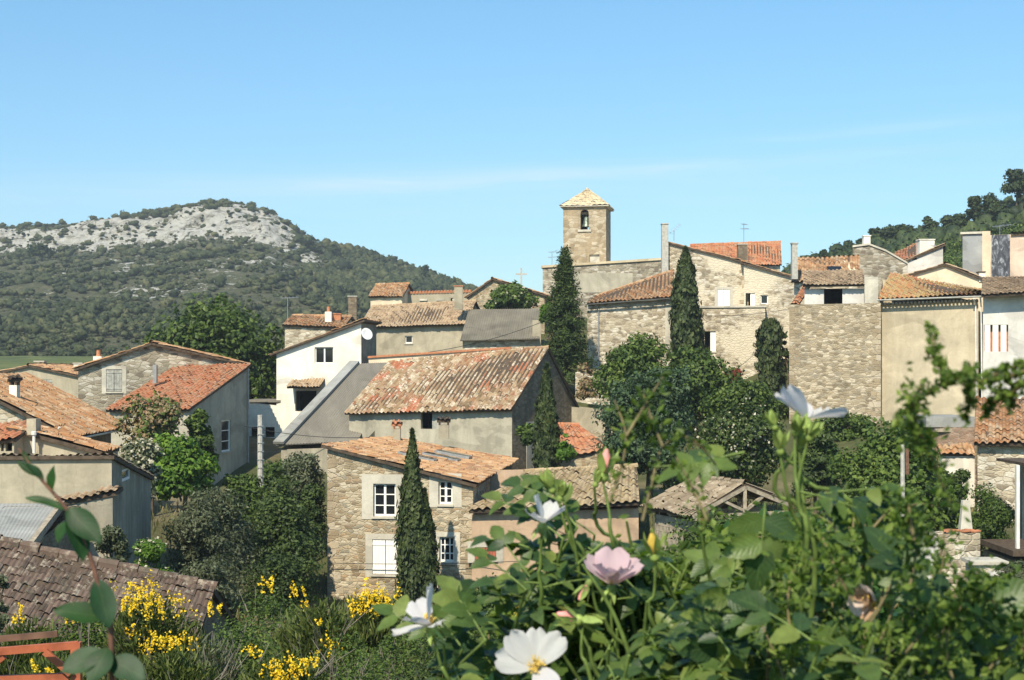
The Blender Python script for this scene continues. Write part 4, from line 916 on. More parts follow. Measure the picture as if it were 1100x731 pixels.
ys = np.concatenate([np.array([-280, -120, -60, -30, -12]), np.arange(-6, 40, 1.0), np.arange(40, 180, 2.0), np.array([190, 205, 230, 270, 330, 420, 600, 900, 1280])])
X, Y = np.meshgrid(xs, ys); Z = ground_z(X, Y); Z += .12 * np.sin(X * .9 + Y * .4) * np.sin(Y * .7 - X * .3) * (np.abs(X) < 110)
gridmesh('ground', X, Y, Z, M['ground'])

def vnoise(x, y, seed=0):        # value noise
    xi, yi = np.floor(x).astype(np.int64), np.floor(y).astype(np.int64); xf, yf = x - xi, y - yi
    xf = xf * xf * (3 - 2 * xf); yf = yf * yf * (3 - 2 * yf)
    def hsh(a, b): 
        q = (a * 374761393 + b * 668265263 + seed * 1442695041) & 0x7fffffff; q = ((q ^ (q >> 13)) * 1274126177) & 0x7fffffff; return ((q ^ (q >> 16)) & 0xffff) / 65535.0
    return (hsh(xi, yi) * (1 - xf) + hsh(xi + 1, yi) * xf) * (1 - yf) + (hsh(xi, yi + 1) * (1 - xf) + hsh(xi + 1, yi + 1) * xf) * yf
def fbm(x, y, o=5, seed=0): return sum(vnoise(x * 2 ** i, y * 2 ** i, seed + i) * .5 ** i for i in range(o)) / sum(.5 ** i for i in range(o))

# rocky hill on the left -------------------------------------------------------
SIL = np.array([(-600, 262), (-300, 250), (-100, 245), (0, 245), (50, 244), (100, 239), (150, 233), (175, 229), (200, 224), (235, 222), (272, 224), (290, 229), (310, 243), (330, 255), (350, 264), (380, 270), (410, 278), (440, 290), (470, 299), (490, 307), (520, 318), (560, 335), (620, 360), (700, 385)])
na, nt = 900, 260
pa = np.linspace(-600, 700, na); t = np.linspace(0, 1.25, nt)
PA, T = np.meshgrid(pa, t)
dr = np.interp(pa, [-600, 300, 500, 700], [640, 620, 540, 480]); db = np.interp(pa, [-600, 0, 300, 500, 700], [300, 270, 250, 260, 280])
D = db + (dr - db) * T
ridge = (CY - np.interp(pa, SIL[:, 0], SIL[:, 1])) / FPX * dr
base = (CY - 388) / FPX * db
cliff = np.clip(np.interp(pa, [-600, 0, 240, 300, 345, 420], [.8, .8, 1, .9, .45, 0]), 0, 1)
xw = (PA - CX) / FPX * D
n1 = fbm(xw / 60, D / 60, 5, 3) - .5; n2 = fbm(xw / 12, D / 12, 4, 9) - .5
ed = .835 + n1 * .13 + n2 * .05
soft = np.interp(T, [0, .3, .6, .8, 1.0, 1.25], [0, .17, .46, .72, 1.0, .7])
hard = np.where(T < ed, T / ed * .73 * (T / ed) ** .25, np.minimum(.73 + (T - ed) / .06 * .22, .95) + .05 * np.clip((T - ed - .06) / .1, 0, 1) - np.clip(T - 1, 0, 1) * .9)
S = soft * (1 - cliff) + hard * cliff
Zh = base + (ridge - base) * S + (n1 * 9 + n2 * 4) * np.clip(T * 4, 0, 1) * np.where(T > .93, np.clip((1.0 - T) / .07, 0, 1), 1) + n2 * 1.2
k = NT('scrubby limestone hillside'); ob = k.obj(); uv = k.uv()
sep = k.n('ShaderNodeSeparateXYZ'); k.l(uv, sep.inputs[0])
g = k.noise(ob, .05, 6, .7)[0]; f = k.noise(ob, .35, 6, .75)[0]
soil = k.ramp(f, [(.35, (.06, .07, .03)), (.5, (.10, .105, .05)), (.62, (.16, .145, .085)), (.72, (.28, .24, .16))])
r2 = k.noise(k.vmul(ob, (.5, .3, 1.1)), .2, 7, .78, 1.2)[0]
rock = k.ramp(f, [(.3, (.30, .28, .23)), (.48, (.52, .50, .44)), (.7, (.64, .62, .56))])
rock = k.mix(k.ramp(r2, [(.41, .9), (.47, 0.0)]), rock, (.13, .12, .085))
mk = k.math('ADD', sep.outputs[0], k.math('MULTIPLY', k.math('SUBTRACT', g, .5), 1.25))
mk = k.math('ADD', mk, k.math('MULTIPLY', k.math('SUBTRACT', f, .5), 1.1))
k.color(k.mix(k.ramp(mk, [(.50, 0.0), (.56, 1.0)]), soil, rock)); k.rough(.95); k.bump(k.math('ADD', f, r2), 1, 2.5); M['hill'] = k.m
band = np.exp(-((T - ed - .045) / .056) ** 2) * cliff
rockw = np.clip(.2 + band * (.14 + .92 * fbm(xw / 13, D / 26, 4, 21)) + .30 * np.exp(-((T - .60 - n1 * .3) / .2) ** 2) * np.clip((PA + 100) / 250, 0, 1) * (.5 + fbm(xw / 25, D / 25, 4, 33)), 0, 1)
crag = (fbm(xw / 9, Zh / 5, 4, 41) - .5) * 13 + (np.abs(fbm(xw / 16, Zh / 40, 3, 55) - .5)) * 16; D = D + crag * np.clip(band * 1.3, 0, 1); V = np.stack([xw, D, Zh], -1).reshape(-1, 3); a = (np.arange(nt - 1)[:, None] * na + np.arange(na - 1)).ravel(); F = np.stack([a, a + 1, a + na + 1, a + na], 1)
UVh = np.stack([rockw.ravel(), T.ravel()], 1)
mb = MB(); mb.add(V, F, UVh[F].reshape(-1, 2)); o = mb.build('hill', M['hill'], None, (0, 0, 0), True); o['kind'] = 'structure'
hillV, hillRock, hillT, hillPA = V.reshape(nt, na, 3), rockw, T, PA

# vegetation generators -----------------------------------------------------
def leaf_quads(P, N, L, W, rng, fold=.18, drop=0.0):
    """P points, N preferred normals -> rhombic leaves"""
    n = len(P); N = N + rng.normal(0, .55, (n, 3)); N /= np.linalg.norm(N, axis=1, keepdims=True) + 1e-9
    Rv = rng.normal(0, 1, (n, 3)); Rv[:, 2] -= drop; Tn = Rv - N * (Rv * N).sum(1, keepdims=True); Tn /= np.linalg.norm(Tn, axis=1, keepdims=True) + 1e-9
    B = np.cross(N, Tn); s = rng.uniform(.65, 1.35, (n, 1)); l = L * s; w = W * s
    q = np.stack([P - Tn * l * .5, P + B * w * .5 - N * w * fold, P + Tn * l * .5, P - B * w * .5 - N * w * fold], 1)
    return q
def add_leaves(mb, q, rng, mat=0):
    n = len(q); r = np.repeat(rng.random((n, 1)), 4, 1).ravel(); r2 = np.repeat(rng.random((n, 1)), 4, 1).ravel()
    mb.add(q.reshape(-1, 3), np.arange(n * 4).reshape(n, 4), np.stack([r, r2], 1), mat)
def clump_points(C, r, n, rng, flat=.85, shell=.45):
    d = rng.normal(0, 1, (n, 3)); d /= np.linalg.norm(d, axis=1, keepdims=True)
    rad = r * (rng.random((n, 1)) ** shell) * rng.normal(1, .12, (n, 1))
    return C + d * rad * np.array([1, 1, flat]), d
def crown_mesh(center, rx, ry, rz, nclump, cr, nleaf, L, W, rng, low=-.75, flat=.8, drop=.3):
    """an uneven crown: leaf clumps scattered in an ellipsoid, leaves scattered in each clump"""
    c = np.array(center, float); pts = []; nor = []; cl = []
    for i in range(nclump):
        d = rng.normal(0, 1, 3); d /= np.linalg.norm(d)
        if d[2] < low: d[2] = -d[2]
        rr = rng.random() ** .42 * rng.uniform(.72, 1.0) * (1.2 if rng.random() < .14 else 1); p = c + d * rr * np.array([rx, ry, rz]) * .86
        q = cr * rng.uniform(.42, 1.3) * (.7 if rr > .95 else 1); cl.append((p, q))
    tot = sum(q ** 2 for _, q in cl)
    for p, q in cl:
        n = max(6, int(nleaf * q * q / tot)); a, d = clump_points(p, q, n, rng, flat); o = a - c; o /= np.linalg.norm(o, axis=1, keepdims=True) + 1e-9
        pts.append(a); nor.append(d * .7 + o * .3 + np.array([0, 0, .35]))
    return leaf_quads(np.concatenate(pts), np.concatenate(nor), L, W, rng, drop=drop), cl
def trunk_mesh(base, top, r, clumps, rng, nl=7):
    mb = MB(); base, top = Vector(base), Vector(top); mid = base.lerp(top, .5) + Vector((rng.normal(0, .1), rng.normal(0, .1), 0)) * (top - base).length * .3
    mb.tube([base, mid, top], [r, r * .75, r * .35], 8)
    for i in rng.choice(len(clumps), min(nl, len(clumps)), False):
        p = Vector(clumps[i][0]); s = base.lerp(top, rng.uniform(.4, .9)); mb.tube([s, s.lerp(p, .5) + Vector((0, 0, .1 * (p - s).length)), p], [r * .4, r * .25, r * .1], 5)
    return mb
def tree(name, label, cat, pl, pr, ptop, pbot, d, mat, leaf=(.22, .16), nleaf=7000, nclump=40, crk=.3, bark='bark', group=None, seed=0, depth=None, low=-.75, ground=None, extra=None, trunk=True, flat=.8):
    """crown spans the photo columns pl..pr and rows ptop..pbot at distance d"""
    rng = np.random.default_rng(seed + int(pl * 7 + d * 13))
    x = xp((pl + pr) / 2, d); zt, zb = zp(ptop, d), zp(pbot, d); rx = xp(pr, d) - xp(pl, d); rx /= 2; rz = (zt - zb) / 2; ry = depth or rx
    g = gz(x, d) if ground is None else ground
    if cat == 'shrub' and ground is None: zb = min(zb, max(g + .1, zb - 1.6)); rz = (zt - zb) / 2
    g = min(g, zb)
    t = thing(name, (x, d, g), label, cat, group); cr = crk * min(rx, rz) * 1.25
    q, cl = crown_mesh((x, d, (zt + zb) / 2), rx - cr * .3, ry, rz - cr * .3, nclump, cr, nleaf, leaf[0], leaf[1], rng, low, flat)
    mb = MB(); add_leaves(mb, q, rng); mb.build('crown', M[mat], t)
    if extra:
        emat, en, ename, es = extra; P = q[rng.choice(len(q), en, False)].mean(1); c0 = np.array([x, d, (zt + zb) / 2]); o = P - c0; o /= np.linalg.norm(o, axis=1, keepdims=True)
        mb = MB(); add_leaves(mb, leaf_quads(P + o * .12, o + np.array([0, -.4, .3]), es, es * .8, rng), rng); mb.build(ename, M[emat], t)
    if trunk: trunk_mesh((x, d, g - .2), (x, d, zb + (zt - zb) * .7), max(.08, rx * .07), cl, rng).build('trunk', M[bark], t)
    return t
def cypress(name, label, px, ptop, pbot, wpx, d, prof, seed, nleaf=7000, mat='lf_cyp', tops=None, cat='cypress'):
    rng = np.random.default_rng(seed); x = xp(px, d); zt, zb = zp(ptop, d), zp(pbot, d); H = zt - zb; Rm = wpx / FPX * d / 2
    g = min(gz(x, d), zb); t = thing(name, (x, d, g), label, cat); mb = MB()
    cols = tops or [(0, 0, 1, 1)]
    for (dx, dy, hs, ws) in cols:
        n = int(2.4 * nleaf * hs * ws); s = rng.random(n) ** .85; a = rng.uniform(0, 2 * math.pi, n)
        bump = 1 + .17 * np.sin(a * 3 + s * 9 + dx * 5) + .15 * np.sin(a * 5 - s * 21) + .10 * np.sin(a * 2 + s * 47) + rng.normal(0, .11, n) + .28 * (rng.random(n) < .05)
        rad = np.interp(s, prof[0], prof[1]) * Rm * ws * bump * (rng.random(n) ** .25)
        px_ = x + dx * Rm * np.clip(1 - s * .0, 0, 1) + np.cos(a) * rad; py_ = d + dy * Rm + np.sin(a) * rad; pz = zb + s * H * hs
        P = np.stack([px_, py_, pz], 1); out = np.stack([np.cos(a), np.sin(a), np.full(n, .25)], 1)
        N = out + rng.normal(0, .45, (n, 3)); N /= np.linalg.norm(N, axis=1, keepdims=True)
        U = np.stack([np.cos(a) * .25, np.sin(a) * .25, np.ones(n)], 1) + rng.normal(0, .28, (n, 3)); Tn = U - N * (U * N).sum(1, keepdims=True); Tn /= np.linalg.norm(Tn, axis=1, keepdims=True); B = np.cross(N, Tn)
        k_ = d / 60; l = rng.uniform(.16, .34, (n, 1)) * k_; w = rng.uniform(.035, .075, (n, 1)) * k_
        add_leaves(mb, np.stack([P - Tn * l * .4, P + B * w, P + Tn * l * .6, P - B * w], 1), rng)
    mb.build('crown', M[mat], t)
    tb = MB(); tb.tube([(x, d, g - .3), (x, d, zb + H * .8)], [Rm * .18, Rm * .05], 7); tb.build('trunk', M['bark'], t); return t
COLP = ([0, .06, .3, .55, .8, .93, 1], [.62, .85, 1, .86, .55, .28, .03])
SPIN = ([0, .08, .35, .6, .85, 1], [.7, .95, 1, .75, .34, .02])
cypress('cypress', 'slim twin topped cypress standing right before the stone farmhouse', 449, 463, 664, 43, 55.5, SPIN, 3, 8500, tops=[(-.28, 0, 1, .74), (.34, -.05, .68, .66)])
cypress('cypress', 'slender dark cypress in front of the brown stone gable of the long house', 591, 393, 520, 31, 71.5, SPIN, 4, 6500, tops=[(-.25, 0, 1, .82)])
cypress('cypress', 'tall spindle cypress against the tall stone house', 738, 268, 392, 33, 103.5, COLP, 5, 6500, tops=[(-.1, 0, 1, .88), (.62, 0, .5, .42)])
cypress('cypress', 'blunt columnar cypress between terrace house and loggia house', 829, 345, 432, 28, 99, ([0, .3, .8, .93, 1], [1, 1, 1, .85, .5]), 6, 4500, tops=[(-.15, 0, 1, .82)])
tree('evergreen_shrub', 'dark leafy shrub squeezed beside the loggia house wall', 'shrub', 834, 853, 350, 432, 99.5, 'lf_dark', (.3, .22), 2500, 16, seed=2)
# fir: drooping whorls
rng = np.random.default_rng(11); d = 100; x = xp(607, d); zt, zb = zp(270, d), zp(408, d)
t = thing('fir_tree', (x, d, min(gz(x, d), zb)), 'tall dark fir with drooping boughs before the church nave', 'fir tree'); mb = MB()
for i in range(330):
    s = rng.random() ** .8; z = zb + (zt - zb) * s; Rr = (1 - s) ** .8 * 2.45 * rng.uniform(.5, 1.12) + .06; a = rng.uniform(0, 6.283)
    n = int(24 + Rr * 60); u = rng.random(n) ** .7; dirv = np.array([math.cos(a), math.sin(a), 0])
    P = np.array([x, d, z]) + dirv * (u * Rr)[:, None] + np.array([0, 0, 1]) * (-.22 * u ** 1.5 * Rr + .1 * u)[:, None] + rng.normal(0, .13, (n, 3)) * (.4 + u[:, None])
    add_leaves(mb, leaf_quads(P, np.tile(dirv * .5 + np.array([0, 0, 1.0]), (n, 1)), .30, .085, rng, drop=.6), rng)
mb.build('crown', M['lf_dark'], t); tb = MB(); tb.tube([(x, d, t.location.z - .3), (x, d, zt - .3)], [.25, .03], 7); tb.build('trunk', M['bark'], t)

tree('broadleaf_tree', 'big spreading dark green tree behind the stone gable house', 'tree', 148, 322, 306, 475, 108, 'lf_deep', (.42, .3), 24000, 90, .25, seed=1, depth=5)
tree('broadleaf_tree', 'bright fresh green tree beside the grey lean-to wall', 'tree', 150, 240, 462, 548, 62, 'lf_bright', (.24, .18), 9000, 40, .3, seed=2, depth=2)
tree('flowering_shrub', 'pinkish fading shrub climbing above the orange lean-to eave', 'shrub', 121, 205, 408, 478, 67, 'lf_rust', (.22, .16), 5000, 34, .3, seed=3, depth=1.6, extra=('lf_mid', 1200, 'leaves', .24))
tree('flowering_shrub', 'white blossoming shrub over the plain grey house', 'shrub', 116, 178, 462, 505, 56, 'lf_olive', (.2, .14), 4200, 28, .32, seed=4, depth=1.2, extra=('lf_white', 1000, 'blossom', .16))
tree('leafy_shrub', 'loose leafy shrub in front of the lean-to window', 'shrub', 190, 236, 430, 500, 69, 'lf_mid', (.24, .17), 3600, 26, .28, seed=5, depth=1.2)
tree('olive_tree', 'rounded grey green olive bush left of the dark evergreens', 'olive tree', 166, 286, 512, 648, 52, 'lf_olive', (.17, .07), 20000, 60, .28, 'bark_grey', seed=6, depth=2.2)
tree('evergreen_tree', 'dense dark evergreen against the left corner of the farmhouse', 'tree', 252, 356, 520, 650, 55, 'lf_dark', (.16, .1), 20000, 60, .28, seed=7, depth=2.2)
tree('evergreen_tree', 'pointed dark evergreen rising beside the concrete pole', 'tree', 274, 322, 482, 640, 57, 'lf_dark', (.16, .1), 8000, 36, .35, seed=8, depth=1)
tree('evergreen_tree', 'shadowy evergreen behind the pointed one under the grey sheet roof', 'tree', 296, 356, 500, 650, 60, 'lf_dark', (.17, .11), 9000, 36, .32, seed=41, depth=1.6)
tree('leafy_shrub', 'mid green shrub between the bright tree and the concrete pole', 'shrub', 226, 290, 495, 560, 63, 'lf_mid', (.2, .14), 5000, 30, .32, seed=42, depth=1.4)
tree('acacia', 'thin grey green feathery tree before the grey sheet roof', 'tree', 300, 356, 472, 570, 64, 'lf_olive', (.18, .09), 5500, 40, .3, seed=9, depth=1.4)
tree('leafy_shrub', 'light green variegated shrub under the plain grey house', 'shrub', 134, 182, 556, 625, 39, 'lf_bright', (.12, .07), 5000, 26, .32, seed=10, depth=.7, extra=('lf_white', 260, 'pale_leaves', .09))
tree('leafy_shrub', 'dull green shrub behind the near barn roof', 'shrub', 92, 142, 545, 618, 37, 'lf_olive', (.12, .06), 6000, 26, .32, seed=11, depth=.7)
tree('leafy_shrub', 'dark little bush at the left end of the barn roof', 'shrub', -14, 12, 600, 640, 27.2, 'lf_olive', (.09, .05), 2500, 14, .35, seed=12, depth=.3)
# central trees
tree('pine_tree', 'blue green bushy pine above the timber shed', 'pine tree', 630, 762, 376, 560, 68, 'lf_blue', (.2, .12), 27000, 84, .27, seed=13, depth=2.6)
tree('walnut_tree', 'open leafed walnut below the sunlit hip roofed house', 'tree', 638, 728, 356, 450, 86, 'lf_mid', (.3, .18), 9000, 44, .28, seed=14, depth=2)
tree('broadleaf_tree', 'green rounded tree at the foot of the terrace house', 'tree', 690, 806, 364, 480, 84, 'lf_deep', (.28, .19), 14000, 50, .28, seed=15, depth=2.4)
tree('creeper', 'dark red creeper hanging on the terrace house corner', 'creeper', 764, 812, 395, 424, 92, 'lf_red', (.28, .2), 2600, 14, .35, seed=16, depth=.7, trunk=False)
tree('flowering_shrub', 'dark shrub flecked with white flowers below the loggia house', 'shrub', 738, 850, 418, 560, 64, 'lf_dark', (.2, .14), 15000, 56, .28, seed=17, depth=2, extra=('lf_white', 900, 'blossom', .13))
tree('broadleaf_tree', 'shady green tree between the flecked shrub and the terrace house', 'tree', 738, 852, 404, 500, 76, 'lf_deep', (.24, .16), 11000, 50, .28, seed=61, depth=2)
tree('ivy', 'bright ivy at the foot of the slender dark cypress', 'ivy', 596, 622, 462, 508, 70.5, 'lf_bright', (.2, .15), 1800, 14, .4, seed=18, depth=.5, trunk=False)
tree('ivy', 'dark ivy growing over the corner of the long house', 'ivy', 550, 584, 455, 484, 73.5, 'lf_mid', (.2, .15), 1700, 14, .4, seed=19, depth=.5, trunk=False)
tree('leafy_shrub', 'leafy bush spilling over the terrace above the brown sheet roof', 'shrub', 506, 584, 305, 338, 119, 'lf_mid', (.36, .26), 6500, 40, .42, seed=20, depth=1.6, ground=3.5, extra=('lf_white', 200, 'blossom', .25))
tree('leafy_shrub', 'small bright green bush at the left foot of the fir', 'shrub', 575, 602, 322, 352, 103, 'lf_bright', (.3, .22), 2200, 16, .4, seed=21, depth=.8, ground=2.5)
tree('leafy_shrub', 'brown leaved shrub beside the yard wall under the fir', 'shrub', 618, 642, 386, 412, 95, 'lf_rust', (.24, .18), 1600, 14, .4, seed=22, depth=.6, trunk=False)
# right hand trees
tree('fig_tree', 'dense dark green tree around the utility pole', 'tree', 880, 1036, 446, 600, 54, 'lf_mid', (.2, .15), 24000, 80, .26, seed=23, depth=2.6)
tree('leafy_shrub', 'dark shrub below the loggia house stone wall', 'shrub', 842, 912, 440, 560, 60, 'lf_dark', (.2, .15), 9000, 40, .28, seed=24, depth=1.5)
tree('evergreen_tree', 'dark shady tree left of the stone outhouse', 'tree', 985, 1052, 490, 600, 56, 'lf_dark', (.19, .14), 10000, 40, .28, seed=25, depth=1.6)
tree('leafy_shrub', 'upright green shrub between garden wall and veranda', 'shrub', 1034, 1096, 505, 612, 53, 'lf_mid', (.13, .06), 13000, 44, .3, seed=26, depth=1.5)
tree('leafy_shrub', 'grey leaved shrub in shade below the veranda', 'shrub', 1068, 1125, 590, 690, 40, 'lf_olive', (.12, .08), 7000, 34, .3, seed=27, depth=.9)
tree('leafy_shrub', 'rounded green shrub before the pale cistern', 'shrub', 930, 1012, 590, 690, 38, 'lf_mid', (.12, .09), 9000, 40, .3, seed=28, depth=1)
tree('leafy_shrub', 'low green shrub against the annex wall', 'shrub', 600, 720, 590, 690, 44, 'lf_mid', (.13, .09), 12000, 50, .3, seed=29, depth=1.2)
tree('leafy_shrub', 'dark green thicket under the timber shed', 'shrub', 690, 870, 540, 680, 42, 'lf_deep', (.13, .09), 22000, 80, .28, seed=30, depth=1.6)
tree('leafy_shrub', 'thicket of young stems at the farmhouse right corner', 'shrub', 470, 580, 622, 690, 40, 'lf_mid', (.11, .07), 9000, 44, .32, seed=31, depth=1)

tree('leafy_shrub', 'low dark shrub at the foot of the olive bush', 'shrub', 170, 270, 590, 680, 46, 'lf_olive', (.13, .07), 9000, 40, .3, seed=51, depth=1.4, trunk=False)
tree('leafy_shrub', 'low dark shrub at the left foot of the farmhouse', 'shrub', 255, 356, 585, 680, 50, 'lf_dark', (.13, .08), 10000, 40, .3, seed=52, depth=1.4, trunk=False)
tree('leafy_shrub', 'pale green shrub at the foot of the terrace house', 'shrub', 748, 815, 402, 470, 96, 'lf_olive', (.26, .17), 4200, 30, .32, seed=53, depth=1.4)
tree('leafy_shrub', 'green shrub under the blunt columnar cypress', 'shrub', 798, 856, 418, 470, 92, 'lf_mid', (.26, .17), 3600, 26, .32, seed=54, depth=1.2)
tree('leafy_shrub', 'long low shrub along the base of the tall stone walls', 'shrub', 850, 960, 436, 500, 80, 'lf_mid', (.22, .15), 6000, 40, .3, seed=55, depth=1.4)
tree('leafy_shrub', 'shrub filling the corner beneath the tan rendered house', 'shrub', 948, 1012, 446, 510, 74, 'lf_dark', (.2, .14), 4500, 30, .32, seed=56, depth=1.2)
tree('leafy_shrub', 'green shrub growing between the concrete pole and lean-to shed', 'shrub', 262, 330, 486, 560, 72, 'lf_mid', (.2, .14), 5000, 30, .32, seed=57, depth=1.4)
for i_, (a_, c_, t_, d_, m_, lab_) in enumerate([(640, 740, 640, 33, 'lf_mid', 'green shrub on the meadow below the timber shed'), (800, 900, 632, 34, 'lf_olive', 'grey green shrub on the meadow right of the timber shed'), (880, 960, 650, 29, 'lf_mid', 'low green shrub in the meadow before the cistern shrub'), (980, 1090, 650, 30, 'lf_deep', 'dark meadow shrub below the lower garden wall'), (560, 640, 665, 27, 'lf_deep', 'dark shrub on the slope below the annex')]):
    tree('leafy_shrub', lab_, 'shrub', a_, c_, t_, t_ + 90, d_, m_, (.1, .065), 9000, 44, .3, seed=70 + i_, depth=1, trunk=False)
# hillside scrub: nobody could count it
def ico():
    import bmesh
    bm = bmesh.new(); bmesh.ops.create_icosphere(bm, subdivisions=2, radius=1.0); bm.verts.ensure_lookup_table(); v = np.array([x.co[:] for x in bm.verts]); f_ = np.array([[q.index for q in x.verts] for x in bm.faces]); bm.free(); return v, f_
IV, IF = ico()
def bushes(mb, P, Rr, H, rng):           # many lumpy little crowns
    n = len(P); m = len(IV); d = 1 + rng.normal(0, .24, (n, m)); V = IV[None] * d[..., None] * np.stack([Rr, Rr, H], 1)[:, None, :]; c_, s_ = np.cos(rng.uniform(0, 6.28, n)), np.sin(rng.uniform(0, 6.28, n))
    V = V + P[:, None, :]; F = IF[None] + (np.arange(n) * m)[:, None, None]; uv = np.repeat(np.clip(rng.random((n, 1)) + rng.normal(0, .12, (n, len(IF))), 0, 1).ravel(), 3)
    mb.add(V.reshape(-1, 3), F.reshape(-1, 3), np.stack([uv, uv], 1))
rng = np.random.default_rng(5); mb = MB(); n_b = 21000
ii = rng.integers(2, 215, n_b); jj = rng.integers(255, 830, n_b); P = hillV[ii, jj] + rng.uniform(-.8, .8, (n_b, 3)) * np.array([1, 1, 0]); rk = hillRock[ii, jj]; tt = hillT[ii, jj]
fo = np.clip((hillPA[ii, jj] - 300) / 90, 0, 1) + .5 * (tt < .3) + .45 * (fbm(P[:, 0] / 30, P[:, 1] / 30, 3, 61) > .55)
gap = fbm(P[:, 0] / 14, P[:, 1] / 14, 4, 71)
ok = (rng.random(n_b) > np.clip((rk - .28) * .55, 0, .52)) & (rng.random(n_b) > np.clip((gap - .44) * 6, 0, .9) * (fo < .6))
P, fo = P[ok], np.clip(fo[ok], 0, 1); n_ = len(P); big = rng.random(n_) < .10 + .5 * fo; Rr = rng.uniform(.35, 1.0, n_) + np.where(big, rng.uniform(.4, 2.0, n_), 0); Hh = Rr * rng.uniform(.7, 1.15, n_) * np.where(big & (fo > .6), 1.35, 1); P[:, 2] += Hh * .45
sc_ = np.clip(P[:, 1] / 560, .5, 1) ** .9 * .82; Rr *= sc_; Hh *= sc_; Rr *= 1.15; Hh *= .8; bushes(mb, P, Rr * .84, Hh * .84, rng)
sel = np.argwhere((rockw > .45) & (hillT < 1.0)); sel = sel[rng.choice(len(sel), 520)]; Pc = hillV[sel[:, 0], sel[:, 1]]; rc_ = rng.uniform(.35, 1.5, len(Pc)); bushes(mb, Pc, rc_, rc_ * .8, rng); P = np.concatenate([P, Pc]); Rr = np.concatenate([Rr, rc_]); Hh = np.concatenate([Hh, rc_ * .8])
kk = np.repeat(np.arange(len(P)), 20); dd = rng.normal(0, 1, (len(kk), 3)); dd /= np.linalg.norm(dd, axis=1, keepdims=True); dd[:, 2] = np.abs(dd[:, 2]) * 1.0 - .15
Q = P[kk] + dd * np.stack([Rr, Rr, Hh], 1)[kk] * rng.uniform(.75, 1.3, (len(kk), 1)); sz_ = (.30 + .24 * Rr[kk])[:, None]
add_leaves(mb, leaf_quads(Q, dd * 2.2, sz_, sz_ * .8, rng), rng)
tag(mb.build('hillside_scrub', M['lf_scrub'], None, (0, 0, 0), True), 'dark green scrub and low trees covering the rocky hill', 'scrub', kind='stuff')
# a few larger trees one can tell apart on the hill
def far_tree(name, label, cat, px, ptop, wpx, hpx, d, mat, seed, group=None):
    s = d / FPX; return tree(name, label, cat, px - wpx / 2, px + wpx / 2, ptop, ptop + hpx, d, mat, (s * 3.2, s * 2.2), 900, 16, .36, seed=seed, low=-.5, ground=zp(ptop + hpx * 1.02, d))
far_tree('holm_oak', 'round dark tree in a cleft of the white cliff', 'tree', 256, 234, 24, 18, 585, 'lf_pine', 1)
far_tree('holm_oak', 'flat dark tree clump on top of the rocky summit', 'tree', 221, 219, 32, 9, 612, 'lf_pine', 2)
far_tree('holm_oak', 'dark bushy tree right below the white cliff end', 'tree', 330, 253, 26, 18, 560, 'lf_pine', 3)
far_tree('holm_oak', 'pointed dark tree on the falling ridge right of the cliff', 'tree', 359, 262, 18, 12, 560, 'lf_pine', 4)
far_tree('pine_tree', 'tallest pointed pine near the right end of the hill ridge', 'pine tree', 457, 284, 12, 22, 520, 'lf_pine', 5)
far_tree('pine_tree', 'lone round pine at the very end of the hill ridge', 'pine tree', 487, 299, 13, 14, 510, 'lf_pine', 6)
far_tree('holm_oak', 'dark tree at the left foot of the white cliff band', 'tree', 45, 258, 40, 22, 500, 'lf_pine', 7)

# field at the foot of the hill
k = NT('vineyard field'); ob = k.obj(); n1 = k.noise(k.vmul(ob, (.15, 1.2, 1)), .5, 4, .6)[0]; k.color(k.ramp(n1, [(.3, (.045, .065, .02)), (.55, (.09, .11, .03)), (.7, (.14, .14, .05))])); k.rough(.95); M['field'] = k.m
U, W_ = np.meshgrid(np.linspace(-110, -42, 40), np.linspace(165, 262, 30)); Zf = np.interp(W_, [165, 262], [zp(404, 165), zp(383, 262)]) + .25 * np.sin(U * .4) * np.sin(W_ * .3)
gridmesh('field', U, W_, Zf, M['field'])

# hill on the right with its pines -------------------------------------------
k = NT('grassy hillside'); ob = k.obj(); n1 = k.noise(ob, .12, 6, .65)[0]; n2 = k.noise(ob, .9, 5, .7)[0]
k.color(k.mix(.6, k.ramp(n1, [(.32, (.03, .05, .012)), (.5, (.06, .085, .02)), (.68, (.11, .12, .035))]), k.ramp(n2, [(.3, .45), (.7, 1.0)]), 'MULTIPLY')); k.rough(.95); k.bump(n2, .8, .4); M['hill_green'] = k.m
SR = np.array([(800, 330), (860, 296), (890, 284), (920, 278), (960, 270), (1000, 262), (1040, 252), (1070, 240), (1100, 226), (1200, 180), (1400, 120), (1800, 60)])
pa = np.linspace(800, 1800, 160); t = np.linspace(0, 1.3, 60); PA, T = np.meshgrid(pa, t); D = 150 + 90 * T; rd = (CY - np.interp(pa, SR[:, 0], SR[:, 1])) / FPX * 240
bz = np.interp(pa, [800, 1100, 1800], [3, 8, 20]); Xr = (PA - CX) / FPX * D
Zr = bz + (rd - bz) * np.interp(T, [0, .5, 1, 1.3], [0, .52, 1, .95]) + (fbm(Xr / 15, D / 15, 4, 5) - .5) * 3 * np.clip(1.02 - T, 0, 1)
gridmesh('hill', Xr, D, Zr, M['hill_green'])
rng = np.random.default_rng(8); mb = MB(); qs = []
for _ in range(2600):
    i, j = rng.integers(6, 50), rng.integers(8, 95); P = np.array([Xr[i, j], D[i, j], Zr[i, j]]) + rng.normal(0, .8, 3) * np.array([1, 1, 0]); r = rng.uniform(.4, 1.1) * (1 + (rng.random() < .15)); n = int(10 + r * r * 14)
    p, dd = clump_points(P + np.array([0, 0, r * .4]), r, n, rng, .8, .4); qs.append(leaf_quads(p, dd + np.array([0, 0, .4]), .4, .3, rng))
